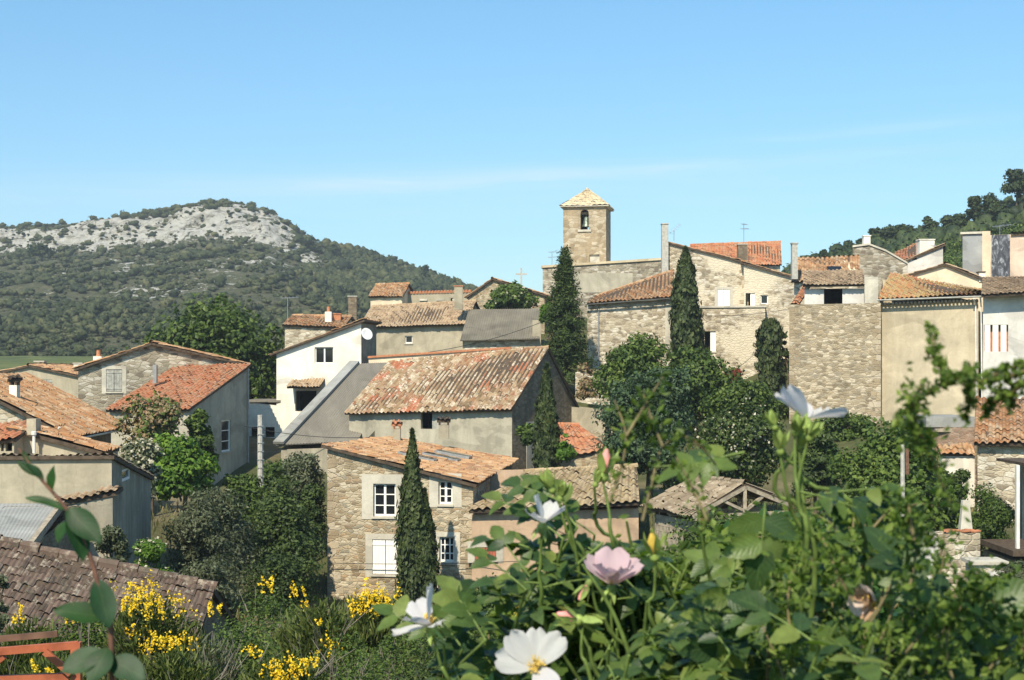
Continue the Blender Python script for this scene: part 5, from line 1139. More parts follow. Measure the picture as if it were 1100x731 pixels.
add_leaves(mb, np.concatenate(qs), rng); tag(mb.build('hillside_scrub', M['lf_mid'], None, (0, 0, 0)), 'green scrub covering the slope below the right hand pines', 'scrub', kind='stuff')
mb = MB(); n_ = 900; i_ = rng.integers(33, 48, n_); j_ = rng.integers(8, 110, n_); P = np.stack([Xr[i_, j_], D[i_, j_], Zr[i_, j_]], 1) + rng.normal(0, .7, (n_, 3)) * np.array([1, 1, 0]); Rr = rng.uniform(.7, 1.9, n_); Hh = Rr * rng.uniform(.8, 1.5, n_); P[:, 2] += Hh * .5; bushes(mb, P, Rr * .8, Hh * .8, rng)
kk = np.repeat(np.arange(n_), 40); dd = rng.normal(0, 1, (len(kk), 3)); dd /= np.linalg.norm(dd, axis=1, keepdims=True); add_leaves(mb, leaf_quads(P[kk] + dd * np.stack([Rr, Rr, Hh], 1)[kk] * rng.uniform(.75, 1.2, (len(kk), 1)), dd * 1.5, .5, .3, rng), rng)
tag(mb.build('undergrowth', M['lf_pine'], None, (0, 0, 0), True), 'dark undergrowth filling the ridge between the right hand pines', 'undergrowth', kind='stuff')
PINES = [(1093, 172, 40, 62, 225, 'tallest broad pine at the right edge of the ridge'), (1066, 202, 30, 46, 228, 'second rounded pine left of the tallest ridge pine'), (1048, 208, 26, 46, 232, 'bushy pine with a forked crown on the right ridge'), (1074, 214, 30, 40, 222, 'low wide pine under the tallest ridge pine'),
         (1032, 226, 24, 36, 234, 'small pine in the dip right of the cone shaped pine'), (1018, 228, 26, 40, 236, 'ragged pine beside the cone shaped pine'), (999, 226, 22, 42, 238, 'cone shaped dark pine standing out on the ridge'), (984, 240, 24, 32, 240, 'low pine left of the cone shaped pine'),
         (971, 235, 28, 42, 240, 'broad pine above the white square chimney'), (955, 238, 26, 38, 241, 'full rounded pine behind the roofless gable'), (940, 241, 22, 32, 243, 'round topped pine over the roofless gable chimney'), (928, 252, 20, 26, 244, 'squat pine left of the round topped pine'),
         (910, 256, 20, 26, 245, 'tuft topped pine above the broad orange roof'), (897, 263, 18, 20, 246, 'short pine above the skylight roof'), (885, 266, 14, 18, 247, 'small pine near the low end of the ridge'), (876, 271, 10, 14, 248, 'tiny pine at the very end of the ridge')]
for i, (px, pt_, w, hh, d, lab) in enumerate(PINES):
    s = d / FPX; tree('pine_tree', lab, 'pine tree', px - w / 2, px + w / 2, pt_, pt_ + hh, d, 'lf_pine', (s * 3.6, s * 2.2), 2600, 26, .32, seed=i, low=-.6, ground=zp(pt_ + hh * 1.15, d), group='pines along the right hand ridge', flat=.7)

# broom bushes of the near slope -----------------------------------------------
def broom(label, px, ptop, pbot, w, d, spots=(), seed=0, n=5200, mat='lf_broom', twigs=5, name='broom_bush', lenk=1.0, tw='twig_grey', leaf=None):
    rng = np.random.default_rng(seed + 100); x = xp(px, d); zt = zp(ptop, d); rx = w / FPX * d / 2; zb = min(gz(x, d), zt - 1.0); H = zt - zb
    t = thing(name, (x, d, zb), label, 'bush'); mb = MB()
    u = rng.random(n) ** .6; a = rng.uniform(0, 6.283, n); rr = np.sqrt(rng.random(n)) * rx * (.45 + .55 * u); lump = 1 + .25 * np.sin(a * 3 + seed) * u
    dome = np.sqrt(np.clip(1 - (rr / rx / 1.08) ** 2, .05, 1))
    P = np.stack([x + np.cos(a) * rr * lump, d + np.sin(a) * rr * lump * .8, zb + H * u * dome * (.82 + .18 * rng.random(n))], 1)
    out = np.stack([np.cos(a) * .45, np.sin(a) * .45, np.ones(n) * .9], 1)
    if leaf: add_leaves(mb, leaf_quads(P, out, leaf[0], leaf[1], rng), rng)
    else:
        Tn = out + rng.normal(0, .38, (n, 3)); Tn /= np.linalg.norm(Tn, axis=1, keepdims=True); N = rng.normal(0, 1, (n, 3)); B = np.cross(N, Tn); B /= np.linalg.norm(B, axis=1, keepdims=True)
        s = d / FPX; l = rng.uniform(7, 17, (n, 1)) * s * lenk; wd = rng.uniform(.8, 1.5, (n, 1)) * s
        add_leaves(mb, np.stack([P - Tn * l * .5, P + B * wd, P + Tn * l * .5, P - B * wd], 1), rng)
    mb.build('foliage', M[mat], t)
    tb = MB()
    for _ in range(twigs):
        a = rng.uniform(0, 6.283); e = Vector((x + math.cos(a) * rx * rng.uniform(.2, .85), d + math.sin(a) * rx * .7 - .15, zb + H * rng.uniform(.4, .82))); b = Vector((x + rng.normal(0, .08), d + rng.normal(0, .08), zb - .1)); m = b.lerp(e, .5) + Vector((rng.normal(0, .1), rng.normal(0, .1), .1)); tb.tube([b, m, e], [.02, .014, .005], 5)
        for _ in range(2): f = e + Vector((rng.normal(0, .15), rng.normal(0, .15), rng.uniform(.05, .25))); tb.tube([m.lerp(e, rng.uniform(.2, .8)), f], [.009, .003], 4)
    tb.build('branches', M[tw], t)
    if spots:
        for (fx, fy, fr) in spots:
            fb = MB(); s = d / FPX; R_ = fr * s; m = int(14 + fr * fr * .62); c = pt(fx, fy, d - rx * .55); ns = max(3, int(fr * .8)); so_ = rng.normal(0, 1, (ns, 3)) * np.array([R_ * .55, R_ * .5, R_ * .3]); sdv = np.stack([rng.normal(0, .4, ns), rng.normal(0, .3, ns), np.ones(ns)], 1); ks = rng.integers(0, ns, m); P = np.array(c) + so_[ks] + sdv[ks] * (rng.uniform(-.6, .6, (m, 1)) * R_ * .9) + rng.normal(0, R_ * .09, (m, 3))
            add_leaves(fb, leaf_quads(P, rng.normal(0, .6, (m, 3)) + np.array([0, -.7, .5]), s * 2.9, s * 2.2, rng), rng); fb.build('blossom', M['lf_yellow'], t)
    return t
broom('broom bush with the widest yellow patch in front of the barn roof corner', 160, 634, 760, 120, 23.5, [(150, 640, 22), (178, 650, 20), (142, 676, 10), (168, 690, 17), (195, 690, 12), (140, 652, 10)], 1)
broom('broom bush with sparse flowers at the left edge below the barn', 30, 658, 760, 110, 21, [(22, 662, 8), (75, 664, 6), (20, 655, 6)], 2)
broom('olive green broom bush with two flower tufts below the dark evergreen', 288, 626, 760, 130, 27, [(286, 626, 10), (320, 635, 9), (231, 653, 10), (327, 650, 6)], 3, 4200, 'lf_mid', leaf=(.075, .04))
broom('tangled broom bush with pale bare stems in the middle of the slope', 345, 640, 760, 110, 24, [(358, 700, 15), (345, 668, 5), (352, 690, 8)], 4, twigs=16)
broom('low broom bush with a dense yellow row at the bottom edge', 308, 694, 790, 120, 19.5, [(298, 720, 14), (320, 716, 14), (308, 727, 16), (332, 712, 9), (272, 700, 9)], 5)
broom('broom bush with the brightest yellow dome before the farmhouse wall', 400, 636, 760, 90, 31, [(392, 648, 17), (404, 644, 18), (412, 650, 12), (384, 655, 10)], 6)
broom('dry grey twiggy bush at the bottom edge', 222, 676, 790, 90, 20.5, [], 7, 2200, 'lf_olive', 30)
broom('grey green bush without flowers left of the lowest white rose', 448, 662, 790, 130, 25.5, [], 8, 4500, 'lf_mid', 10, leaf=(.07, .035))
broom('broom bush with one orange yellow tuft beside the rose bush', 552, 652, 760, 90, 33, [(552, 663, 9), (560, 668, 8), (532, 668, 5)], 9)
broom('green rounded bush below the barn ridge', 92, 642, 780, 90, 24.5, [(78, 662, 6)], 10, 3800, 'lf_mid', 6, leaf=(.07, .045))
broom('leafy green bush in front of the farmhouse cypress foot', 505, 646, 780, 110, 28.5, [], 11, 4200, 'lf_mid', 8, leaf=(.08, .05))
broom('near broom bush with small flower tufts in the lower left corner', 186, 692, 800, 110, 18, [(158, 692, 7), (184, 688, 10), (132, 726, 7)], 12)
broom('greyish lavender like bush at the bottom centre', 400, 690, 800, 120, 19, [], 13, 4600, 'lf_mid', 8, leaf=(.05, .025))
broom('dense dark bush behind the railing', 60, 690, 800, 120, 16, [(38, 716, 8), (52, 722, 6), (92, 706, 6)], 14, 3800)
broom('thick green bush between twiggy bush and yellow row', 262, 655, 790, 90, 22.5, [], 15, 3600, 'lf_mid', 14, leaf=(.065, .04))
broom('pale grey stemmed bush under the brightest yellow dome', 372, 668, 790, 90, 22, [], 16, 3200, 'lf_mid', 18, leaf=(.06, .03))
for i, (px, w, lab) in enumerate([(470, 120, 'low dark bush at the bottom edge left of the open white rose'), (560, 130, 'low dark bush hidden behind the open white rose')]): broom(lab, px, 700, 800, w, 17, [], 30 + i, 4000, 'lf_dark', 6, leaf=(.05, .03))
# grass and weeds of the slope
rng = np.random.default_rng(77); n = 26000; yy = rng.uniform(9, 70, n); xx = (rng.uniform(-60, 1160, n) - CX) / FPX * yy
zz = ground_z(xx, yy); P = np.stack([xx, yy, zz + .1], 1); Tn = np.stack([rng.normal(0, .35, n), rng.normal(0, .35, n), np.ones(n)], 1); Tn /= np.linalg.norm(Tn, axis=1, keepdims=True); B = np.cross(rng.normal(0, 1, (n, 3)), Tn); B /= np.linalg.norm(B, axis=1, keepdims=True)
l = rng.uniform(.15, .5, (n, 1)); w = rng.uniform(.015, .05, (n, 1)); mb = MB(); add_leaves(mb, np.stack([P - Tn * .12, P + Tn * l * .4 + B * w, P + Tn * l, P + Tn * l * .4 - B * w], 1), rng)
tag(mb.build('grass', M['lf_grass'], None, (0, 0, 0)), 'dry grass and weeds covering the near slope', 'grass', kind='stuff')
# ================================================================== FOREGROUND ROSES
def leaf3(name, cols, rough=.42, trans=.35, vn=1.0):
    k = NT(name); uv = k.uv(); sep = k.n('ShaderNodeSeparateXYZ'); k.l(uv, sep.inputs[0])
    fr = k.math('FRACT', sep.outputs[0]); rid = k.math('MULTIPLY', k.math('FLOOR', sep.outputs[0]), .013)      # u = 20*id + across
    wn = k.n('ShaderNodeTexWhiteNoise', noise_dimensions='1D'); k.l(rid, wn.inputs['W'])
    n = len(cols); c = k.ramp(wn.outputs['Value'], [((i + .5) / n, cc) for i, cc in enumerate(cols)])
    across = k.math('ABSOLUTE', k.math('SUBTRACT', fr, .5))
    rib = k.ramp(across, [(.0, 1.0), (.035, 0.0)])
    vein = k.math('SINE', k.math('MULTIPLY', k.math('ADD', sep.outputs[1], k.math('MULTIPLY', across, -.7)), 44.0))
    vm = k.ramp(vein, [(.86, 0.0), (.97, .14 * vn)])
    c = k.mix(k.math('MAXIMUM', k.math('MULTIPLY', rib, .4 * (.4 + .6 * vn)), vm), c, (.16, .24, .07))
    nz = k.noise(k.obj(), 90, 4, .6)[0]; c = k.mix(.7, c, k.ramp(nz, [(.3, .55), (.7, 1.1)]), 'MULTIPLY'); sp = k.noise(k.obj(), 420, 3, .6)[0]; c = k.mix(k.ramp(sp, [(.66, 0.0), (.72, .6)]), c, (.17, .12, .04))
    k.color(c); k.rough(rough); k.b.inputs['Specular IOR Level'].default_value = .4; k.bump(vein, .12 * vn + .005, .001)
    tr = k.n('ShaderNodeBsdfTranslucent'); k.l(k.mix(1.0, c, (1.2, 1.5, .4), 'MULTIPLY'), tr.inputs[0])
    mx = k.n('ShaderNodeMixShader'); mx.inputs[0].default_value = trans; k.l(k.b.outputs[0], mx.inputs[1]); k.l(tr.outputs[0], mx.inputs[2]); k.l(mx.outputs[0], k.out.inputs[0]); return k.m
M['rose_leaf'] = leaf3('rose leaflets', [(.03, .065, .022), (.05, .095, .028), (.08, .135, .032), (.13, .19, .04), (.045, .095, .036), (.19, .24, .055)])
M['shoot_leaf'] = leaf3('glossy shoot leaves', [(.016, .06, .012), (.024, .08, .014), (.02, .065, .02)], .55, vn=.12)
def petalmat(name, c, base):
    k = NT(name); uv = k.uv(); sep = k.n('ShaderNodeSeparateXYZ'); k.l(uv, sep.inputs[0]); n = k.noise(k.vmul(uv, (26, 2.5, 1)), 1, 4, .6)[0]
    col = k.ramp(sep.outputs[1], [(.0, base), (.3, c)]); col = k.mix(.35, col, k.ramp(n, [(.3, .8), (.7, 1.0)]), 'MULTIPLY'); k.color(col); k.rough(.55)
    tr = k.n('ShaderNodeBsdfTranslucent'); k.l(col, tr.inputs[0]); mx = k.n('ShaderNodeMixShader'); mx.inputs[0].default_value = .42; k.b.inputs['Specular IOR Level'].default_value = .08; k.bump(n, .35, .002); k.l(k.b.outputs[0], mx.inputs[1]); k.l(tr.outputs[0], mx.inputs[2]); k.l(mx.outputs[0], k.out.inputs[0]); return k.m
M['petal_white'] = petalmat('white rose petal', (.70, .69, .68), (.68, .66, .5)); M['petal_pink'] = petalmat('pink rose petal', (.70, .52, .56), (.75, .66, .5)); M['petal_lilac'] = petalmat('lilac white petal', (.69, .67, .69), (.72, .7, .58)); M['petal_old'] = petalmat('withered petal', (.62, .40, .26), (.45, .28, .13)); M['petal_blush'] = petalmat('blush petal', (.82, .66, .58), (.75, .6, .42))
M['stamen'] = plain('yellow stamens', (.72, .5, .12), .7, .3, 200); M['stem_green'] = plain('green rose stem', (.14, .2, .05), .5, .3, 60); M['stem_red'] = plain('reddish shoot stem', (.15, .075, .05), .5, .25, 40); M['stem_brown'] = plain('woody rose cane', (.16, .13, .06), .7, .3, 40)
M['bud_green'] = plain('rose bud sepals', (.24, .32, .08), .5, .3, 80); M['bud_yellow'] = plain('yellow bud tip', (.6, .42, .08), .5, .3, 80); M['bud_pink'] = plain('pink bud tip', (.72, .3, .27), .5, .25, 80)
M['lf_fine'] = leafmat('fine green leaflets', [(.03, .058, .010), (.06, .105, .016), (.11, .17, .026), (.2, .26, .05)], .35, .5, 4)
M['lf_under'] = leafmat('bramble leaves', [(.015, .045, .012), (.03, .08, .018), (.055, .12, .025), (.10, .18, .04)], .3, .45, 2)

LID = [0]
def blade(mb, base, tip_dir, normal, L, W, mat=0, curl=.25, fold=.25, serr=.06, st=9, wave=0.0, peak=.42):
    """one leaf blade: a folded, curved strip with toothed edges"""
    b = np.array(base, float); t = np.array(tip_dir, float); t /= np.linalg.norm(t); n = np.array(normal, float); n -= t * n.dot(t); n /= np.linalg.norm(n) + 1e-9; s = np.cross(t, n)
    V = []; UV = []; LID[0] += 1; u0 = 20.0 * LID[0]
    for i in range(st):
        f = i / (st - 1); w = W * .5 * (math.sin(math.pi * min(1, f ** (.7 if peak < .45 else .95))) ** .75 if 0 < f < 1 else 0.02); w *= 1 + (serr if i % 2 else -serr)
        c = b + t * (L * f) - n * (curl * L * f * f); wv = wave * L * math.sin(f * 9 + LID[0])
        V += [c - s * w + n * (w * fold * 2 * .5 + wv), c, c + s * w + n * (w * fold * 2 * .5 - wv)]; UV += [(u0 + .02, f), (u0 + .5, f), (u0 + .98, f)]
    F = [(3 * i + j, 3 * i + j + 1, 3 * i + 4 + j, 3 * i + 3 + j) for i in range(st - 1) for j in range(2)]
    mb.add(V, F, [UV[q] for f in F for q in f], mat)
KEEP = [(752, 532, 34, 99), (800, 532, 34, 99), (720, 500, 36, 99), (660, 530, 24, 99), (576, 706, 52, 1.22), (462, 664, 40, 1.25), (657, 612, 42, 1.3), (583, 556, 22, 1.3), (868, 440, 50, 1.15), (941, 645, 28, 1.12), (702, 588, 18, 1.25), (650, 500, 20, 1.28), (625, 664, 20, 1.24)]
def hides(p, r=0):
    px, py = CX + p.x / p.y * FPX, CY - p.z / p.y * FPX
    return any((px - x) ** 2 + (py - y) ** 2 < (q + r) ** 2 and p.y < d + .03 for x, y, q, d in KEEP)
def compound(mb, sb, base, d, up, L, rng, n=3, size=.034):
    if hides(Vector(base), 22) or hides(Vector(base) + Vector(d).normalized() * L, 25): return
    """pinnate rose leaf: n pairs and an end leaflet on a curved stalk"""
    b = Vector(base); d = Vector(d).normalized(); up = Vector(up); up = (up - d * up.dot(d)).normalized(); s = d.cross(up); pts = [b + d * L * f - up * .12 * L * f * f for f in np.linspace(0, 1, 5)]
    sb.tube(pts, [.0011, .001, .0009, .0008, .0006], 4, cap=False)
    for i in range(n):
        f = .38 + .52 * i / max(1, n - 1) if n > 1 else .5; p = b + d * L * f - up * .12 * L * f * f
        for sg in (-1, 1):
            z = size * rng.uniform(.8, 1.1) * (.85 + .2 * i / n); dr = (d * .45 + s * sg + up * rng.normal(.0, .25)).normalized(); blade(mb, p, dr, up + s * -sg * .15 + Vector(rng.normal(0, .12, 3)), z, z * .62, curl=rng.uniform(.05, .35), fold=rng.uniform(.1, .5))
    p = pts[-1]; z = size * rng.uniform(1.0, 1.25); blade(mb, p, d - up * .2, up + Vector(rng.normal(0, .12, 3)), z, z * .64, curl=rng.uniform(.05, .35), fold=rng.uniform(.1, .45))
def cane(sb, pts, r0, r1):
    P = [Vector(p) for p in pts]; out = []
    for i in range(len(P) - 1):
        p0 = P[max(i - 1, 0)]; p1 = P[i]; p2 = P[i + 1]; p3 = P[min(i + 2, len(P) - 1)]
        for f in np.linspace(0, 1, 6)[:-1]: out.append(.5 * ((2 * p1) + (p2 - p0) * f + (2 * p0 - 5 * p1 + 4 * p2 - p3) * f * f + (3 * p1 - p0 - 3 * p2 + p3) * f ** 3))
    out.append(P[-1]); m = len(out); sb.tube(out, [r0 + (r1 - r0) * i / (m - 1) for i in range(m)], 6); return out

def petal(c, ax, ang, L, W, open_, mat, parent, cup=.35, notch=.12, wob=0, seed=0):
    """a broad notched petal rising from c; open_ = angle from the axis"""
    ax = ax.normalized(); ref = Vector((0, 0, 1)) if abs(ax.z) < .9 else Vector((1, 0, 0)); x = ax.cross(ref).normalized(); y = ax.cross(x); rad = x * math.cos(ang) + y * math.sin(ang); sd = ax.cross(rad).normalized(); rg = random.Random(seed)
    nu, nv = 9, 8; V = []; UV = []; ph = rg.uniform(0, 6)
    for j in range(nv):
        v = j / (nv - 1); o = open_ + cup * (v - .5) * -1.2; dirv = ax * math.cos(open_) + rad * math.sin(open_); nn = -ax * math.sin(open_) + rad * math.cos(open_)
        wv = W * (.16 + .84 * math.sin(math.pi * .5 * min(1, v * 1.25)) ** .9) * (1 if v < .8 else 1 - ((v - .8) / .2) ** 2 * .35)
        for i in range(nu):
            u = i / (nu - 1) * 2 - 1; edge = L * (v - (notch * math.exp(-(u / .3) ** 2) if 1 else 0) * v ** 4 - .10 * u * u * v)
            p = c + dirv * edge + sd * (u * wv * .5) - nn * (cup * L * (u * u * .35 * math.sin(v * 3.0) + .42 * v * v)) * 1.0 + nn * (wob * L * (math.sin(u * 5 + ph) * v * v + .6 * math.sin(u * 11 + ph * 2 + v * 3) * v ** 3))
            V.append(tuple(p)); UV.append(((u + 1) / 2 + seed % 17, v))
    F = [(j * nu + i, j * nu + i + 1, (j + 1) * nu + i + 1, (j + 1) * nu + i) for j in range(nv - 1) for i in range(nu - 1)]
    mb = MB(); mb.add(V, F, [UV[q] for f in F for q in f]); return mb.build('petal', M[mat], parent, smooth=True)
def flower(root, px, py, d, ax, L, specs, label, stamens=True, sep=True, seed=0, mats=None):
    """specs: (angle, open, scale, material, cup)"""
    c = pt(px, py, d); ax = Vector(ax).normalized(); mb = MB(); mb.lathe(c - ax * .012, [(.001, 0), (.0045, .003), (.005, .008), (.003, .013)], 8, axis=ax)
    if sep:
        for i in range(5):
            a = i * 1.2566 + .5; ref = ax.cross(Vector((0, .3, 1))).normalized(); y = ax.cross(ref); rd = ref * math.cos(a) + y * math.sin(a); n0 = LID[0]; blade(mb, c - ax * .002, rd * .8 - ax * .6, ax, .017, .005, st=5)
    f = mb.build('rose_flower', M['bud_green'], root); f['label'] = label
    for i, (a, op, sc, mt, cup) in enumerate(specs): petal(c, ax, a, L * sc, L * sc * {'petal_pink': .92, 'petal_white': .58}.get(mt, .72), op, mt, f, cup, seed=seed * 7 + i, wob=.055)
    if stamens:
        rg = random.Random(seed); sb = MB()
        for i in range(60):
            a = rg.uniform(0, 6.283); o = rg.uniform(.1, .9); ref = ax.cross(Vector((.1, .3, 1))).normalized(); y = ax.cross(ref); rd = ref * math.cos(a) + y * math.sin(a); e = c + (ax * math.cos(o) + rd * math.sin(o)) * rg.uniform(.007, .0115); sb.tube([c, e], [.0003, .0003], 3, cap=False); sb.lathe(e - ax * .0007, [(0, 0), (.0009, .0007), (0, .0016)], 5, axis=ax)
        sb.build('stamens', M['stamen'], f)
    return c - ax * .012
def bud(root, px, py, d, ax, L, tip, label=None, fat=.32):
    c = pt(px, py, d); ax = Vector(ax).normalized(); mb = MB(); mb.lathe(c - ax * L * .5, [(.001, 0), (L * .14, L * .08), (L * .16, L * .2), (L * .10, L * .3), (L * fat * .62, L * .42), (L * fat * .6, L * .6), (L * .1, L * .88)], 9)
    mb = MB(); mb.lathe(c - ax * L * .5, [(.001, 0), (L * .13, L * .07), (L * .16, L * .18), (L * .11, L * .3)], 9, axis=ax); 
    for i in range(5):
        a = i * 1.2566; ref = ax.cross(Vector((.2, .4, 1))).normalized(); y = ax.cross(ref); rd = ref * math.cos(a) + y * math.sin(a); blade(mb, c - ax * L * .22 + rd * L * .12, ax + rd * .28, rd, L * .75, L * .26, st=6, curl=-.12 if i % 2 else .1)
    b = mb.build('rose_bud', M['bud_green'], root, smooth=True)
    m2 = MB(); m2.lathe(c - ax * L * .2, [(L * .1, 0), (L * fat * .6, L * .2), (L * fat * .55, L * .38), (L * .04, L * .68)], 10, axis=ax); m2.build('bud_tip', M[tip], b, smooth=True)
    if label: b['label'] = label
    return c - ax * L * .5

rng = np.random.default_rng(21)
rose = thing('rose_bush', (xp(700, 1.5), 1.5, -1.72), 'wild rose bush with white and pink flowers filling the lower right foreground', 'rose bush')
lb, sb = MB(), MB()
W_, PK, LI, OL, BL_ = 'petal_white', 'petal_pink', 'petal_lilac', 'petal_old', 'petal_blush'
stems = []
# open white rose at the bottom
stems.append((flower(rose, 576, 716, 1.22, (-.05, -.86, .42), .035, [(5.5, 1.15, 1.15, W_, .1), (3.95, 1.2, 1.1, W_, .1), (6.2, 1.2, 1.15, W_, .1), (2.1, 1.1, .95, LI, .15), (4.72, 1.25, 1.0, W_, .1)], 'open white rose facing out with a yellow centre', seed=1), 1.22))
# white rose in profile at the left tip
stems.append((flower(rose, 462, 672, 1.25, (-.25, -.15, .95), .036, [(1.6, 1.6, 1.0, W_, .15), (2.5, 1.05, .9, LI, .2), (4.6, .35, 1.1, W_, .15), (.5, 1.0, .9, LI, .2), (3.6, 1.4, .8, W_, .2)], 'white rose in profile with drooping petals', seed=2), 1.25))
# pink cup
stems.append((flower(rose, 657, 628, 1.3, (.05, -.28, .96), .033, [(1.25, 1.0, 1.1, PK, .25), (2.45, .75, .95, PK, .3), (3.6, .8, 1.0, PK, .3), (4.9, 1.0, 1.1, PK, .25), (0, .7, 1.1, PK, .25)], 'pink cup shaped rose', seed=3), 1.3))
# pale rose half hidden by leaves
stems.append((flower(rose, 583, 562, 1.3, (.1, -.2, .97), .030, [(1.3, .45, .95, W_, .2), (2.6, 1.1, 1.0, LI, .2), (4.6, .95, .9, LI, .3), (5.8, 1.0, .9, W_, .2)], 'pale rose half hidden by leaves', stamens=False, seed=4), 1.3))
# large lilac white rose held up
stems.append((flower(rose, 866, 450, 1.15, (.1, .25, .96), .031, [(1.25, .95, 1.1, LI, .1), (2.1, .85, 1.1, LI, .15), (4.75, 1.38, 1.15, LI, .18), (.2, .95, 1.0, LI, .15), (5.5, 1.15, 1.0, W_, .2)], 'lilac white rose held high against the stone wall', stamens=False, seed=5), 1.15))
# withered pink rose
stems.append((flower(rose, 941, 644, 1.12, (-.85, -.45, -.1), .024, [(.4, .9, 1.0, BL_, .4), (1.7, 1.1, .9, OL, .6), (3.0, .5, .8, OL, .6), (4.2, 1.0, 1.0, BL_, .5), (5.4, .9, .8, OL, .6)], 'withered pink and brown rose', seed=6), 1.12))
for (px, py, d, ax, L, tip) in [(650, 500, 1.37, (.1, -.1, 1), .034, 'bud_pink'), (590, 518, 1.37, (-.35, -.2, .9), .026, 'bud_green'), (604, 528, 1.37, (.25, -.2, .9), .022, 'bud_green'), (642, 514, 1.37, (.3, -.1, .9), .02, 'bud_green'), (702, 588, 1.25, (-.15, -.3, .95), .03, 'bud_yellow'), (757, 559, 1.25, (.3, -.2, .9), .022, 'bud_pink'), (612, 664, 1.24, (-.8, -.3, .35), .028, 'bud_pink'), (632, 667, 1.24, (.9, -.3, -.1), .028, 'bud_green'),
                                 (628, 634, 1.27, (-.5, -.2, -.8), .022, 'bud_pink'), (830, 452, 1.14, (-.3, -.1, .95), .018, 'bud_green'), (856, 457, 1.13, (.05, -.5, .85), .022, 'bud_green'), (874, 464, 1.13, (.4, -.4, .8), .02, 'bud_green'), (838, 476, 1.14, (-.05, -.2, 1), .022, 'bud_green'), (861, 474, 1.14, (.1, -.5, .8), .018, 'bud_green')]:
    stems.append((bud(rose, px, py, d, ax, L, tip), d))
for c, d in stems:
    hub = c + Vector((rng.normal(.01, .012), rng.uniform(.0, .03), -rng.uniform(.04, .07))); cane(sb, [c, c.lerp(hub, .5) + Vector((rng.normal(0, .004), 0, -.004)), hub, hub + Vector((rng.normal(.03, .03), .04, -.12)), Vector((.18 + rng.normal(0, .1), 1.5, -1.0))], .0011, .0028)
    for _ in range(2): compound(lb, sb, hub + Vector((0, 0, rng.uniform(-.02, .02))), (rng.normal(0, 1), rng.normal(-.3, .5), rng.normal(.2, .4)), (rng.normal(0, .3), -.5, 1), rng.uniform(.04, .065), rng, rng.integers(2, 4), rng.uniform(.018, .026))
# canes with leaves: tip points in the photograph and their distance
TIPS = [(620, 590, 1.45), (660, 610, 1.45), (700, 620, 1.45), (740, 600, 1.45), (780, 600, 1.45), (820, 590, 1.45), (850, 600, 1.42), (600, 650, 1.42), (650, 655, 1.4), (720, 660, 1.42), (790, 650, 1.4), (840, 640, 1.4), (570, 590, 1.4), (590, 560, 1.42), (630, 570, 1.45), (604, 535, 1.36), (600, 585, 1.37), (622, 565, 1.38), (660, 560, 1.4), (575, 625, 1.36), (610, 610, 1.42), (530, 665, 1.36), (640, 600, 1.42), (595, 600, 1.4), (620, 600, 1.22), (560, 640, 1.3), (700, 600, 1.28), (690, 640, 1.2), (730, 640, 1.2), (770, 640, 1.2), (600, 690, 1.25), (640, 700, 1.18), (680, 700, 1.15), (730, 690, 1.15), (780, 690, 1.12), (820, 640, 1.18), (860, 680, 1.12), (900, 690, 1.1), (940, 690, 1.08), (985, 690, 1.0), (1040, 705, 1.0), (1085, 690, 1.0), (900, 665, 1.0), (945, 685, .98), (1010, 665, 1.02), (870, 700, 1.0), (1070, 720, .98), (960, 715, .96), (530, 690, 1.28), (500, 700, 1.3), (480, 690, 1.3), (650, 580, 1.36), (590, 640, 1.36), (620, 640, 1.4), (700, 660, 1.34), (750, 660, 1.36), (660, 670, 1.3), (800, 620, 1.34), (840, 600, 1.34), (880, 640, 1.3), (930, 620, 1.25), (740, 620, 1.42)]
for px, py, d in TIPS:
    tip = pt(px + rng.normal(0, 6), py + rng.normal(0, 6), d); side = Vector((rng.normal(.0, .05), rng.uniform(.02, .1), -.13)); p1 = tip + side; p2 = p1 + Vector((rng.normal(0, .04), .05, -.2)); base = Vector((xp(700, 1.5) + rng.normal(0, .15), 1.5 + rng.normal(0, .08), -1.7))
    out = cane(sb, [tip, tip + side * .5 + Vector((rng.normal(0, .01), 0, .01)), p1, p2, base], .0012, .004)
    m = 0; k_ = 0
    for a, b in zip(out, out[1:]):
        m += (b - a).length
        if m > .034 * k_ and m < .17:
            k_ += 1; t = (a - b).normalized(); s = Vector((math.cos(k_ * 2.4), math.sin(k_ * 2.4), 0)); dr = s - t * s.dot(t) * .6 + t * .35
            compound(lb, sb, a, dr, Vector((0, -.45, 1)) + Vector(rng.normal(0, .25, 3)), rng.uniform(.04, .07), rng, int(rng.integers(2, 4)), rng.uniform(.018, .032))
